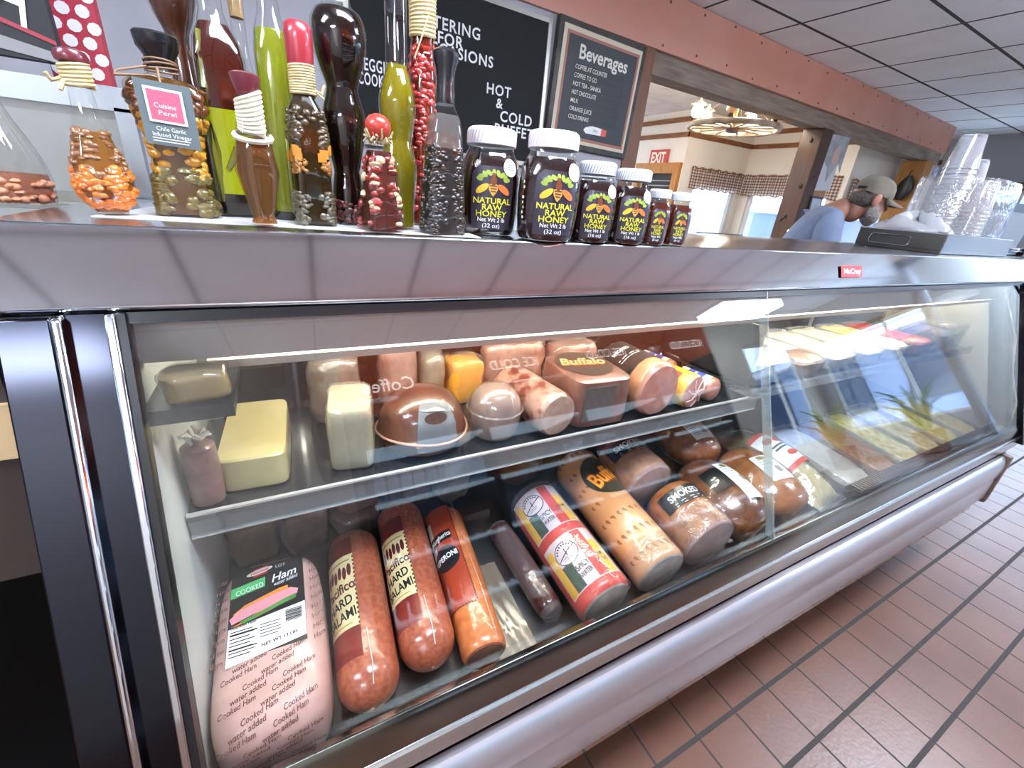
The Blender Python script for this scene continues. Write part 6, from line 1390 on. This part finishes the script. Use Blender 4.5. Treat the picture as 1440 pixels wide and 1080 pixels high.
mb = MB(); mb.ball((-.045, 0, -.012), .074, 18, 12, (.82, 1.04, .85)); headpart('hair', mb, mat('dark_grey_hair', '#3d3632', .9, col2='#57504b', nscale=120, bump=.8, bscale=150), t)
CAPM = mat('khaki_cap', '#746d60', .9, col2='#686154', nscale=20, bump=.3, bscale=60)
R = []
for k in range(9):
    f = k / 8; s_ = cos(f * pi / 2) ** .7; R.append([(-.010 + .101 * max(s_, .01) * cos(q), .084 * max(s_, .01) * sin(q), .030 + .086 * sin(f * pi / 2)) for q in [2 * pi * j / 26 for j in range(26)]])
cp = headpart('cap', MB().loft([[(p[0], p[1], .018) for p in R[0]]] + R), CAPM, t, None)
mb = MB(); n = 14; top = []; 
for i in range(n + 1):
    a = -1.05 + 2.1 * i / n; top.append(((.074 + .0) * 1.12 * cos(a), .080 * sin(a), .026))
for i in range(n + 1):
    a = -1.05 + 2.1 * i / n; top.append((.088 * cos(a) + .082 * max(cos(a * 1.35), 0), .074 * sin(a), .018 - .012 * abs(sin(a)) * 2 - .004))
mb.fixn = False; mb.add(top, [(i, i + 1, n + 2 + i, n + 1 + i) for i in range(n)]); bo = headpart('cap_brim', mb, CAPM, cp); mod(bo, 'SOLIDIFY', thickness=.004)
headpart('cap_strap', MB().tube([(-.104, -.035, .028), (-.111, 0, .026), (-.104, .035, .028)], .008, 8).tube([(-.100, -.045, .03), (-.085, -.068, .035)], .006, 6), mat('strap_black', '#17171a', .5), cp)

# ================================================================ seen only in the reflections: the drinks coolers across the aisle
t = thing('drinks_cooler', (2.35, -2.36, 0), 'dark drinks cooler with lit shelves and an orange ICE COLD header, mirrored in the glass', 'cooler')
CK = mat('cooler_black', '#131416', .4)
MB().box((-2.0, -.35, 0), (1.8, -.30, 2.12)).build('back', mat('cooler_back', '#2a3440', .5), t, smooth=0)
MB().box((-2.0, -.35, 0), (1.8, .36, .22)).build('base', CK, t, smooth=0)
h = MB().box((-2.0, -.35, 1.77), (1.8, .36, 2.12)).build('header', mat('header_orange', '#c4502a', .45, emit='#d4572c', estr=.7), t, smooth=0)
SH_ = lambda u, v, o=0: Vector((-u, .3605 + o, v))
mb = flatmb()
for x in (.90, -.10, -1.2): write(mb, SH_, 'ICE COLD', x - .25 + .0, 1.905, .085, w=.46, off=.002)
write(mb, SH_, 'Coffee', -.55 + .0 + 2.27, 1.845, .10, off=.002); mb.build('lettering', emis('header_letter_glow', '#ffffff', 4), h, smooth=0)
for x in (-2.0, -1.06, -.12, .82, 1.76): MB().box((x, -.35, .22), (x + .05, .36, 1.77)).build('upright', CK, t, smooth=0)
LIQ = [mat('soda_red', '#8a3226', .3), mat('soda_brown', '#5a3a2a', .3), mat('water_blue', '#9fb6d0', .2), mat('tea_amber', '#9c6a3a', .3)]
for bay in range(4):
    for s_ in range(4):
        z = .24 + s_ * .38; x0 = -1.94 + bay * .94
        MB().box((x0, -.3, z), (x0 + .88, .32, z + .02)).build('shelf', mat('cooler_shelf', '#c9d3dc', .3, emit='#c6dcf0', estr=1.8), t, smooth=0)
        mb = MB()
        for k in range(9):
            for row in range(2): mb.lathe([(.028, 0), (.031, .01), (.031, .15), (.012, .20), (.012, .225), (.0005, .226)], 10, c=(x0 + .06 + k * .095, .27 - row * .1, z + .021))
        o = mb.build('bottle_row', LIQ[(bay + s_) % 4], t, smooth=50); o['kind'] = 'stuff'
for bay in range(4): MB().box((-1.94 + bay * .94, .345, .24), (-1.08 + bay * .94, .350, 1.76)).build('door', glass('cooler_door', (.95, .97, .98, 1), .05), t, smooth=0)
# red arrow sign hung from the ceiling
t = thing('arrow_sign', (6.9, -.95, 2.05), 'red sign with a white arrow hanging from the ceiling near the windows', 'sign', 1.2)
MB().box((-.12, -.01, 0), (.12, .01, .40)).build('plate', mat('arrow_red', '#a8343c', .5), t, smooth=0)
MB().prism([(-.03, .36), (.03, .36), (.03, .16), (.08, .16), (0, .04), (-.08, .16), (-.03, .16)], -.013, .013, 1).build('arrow', TWHITE, t, smooth=0)
MB().tube([(0, 0, .39), (0, 0, .41)], .005, 6).build('hook', CHROME, t)
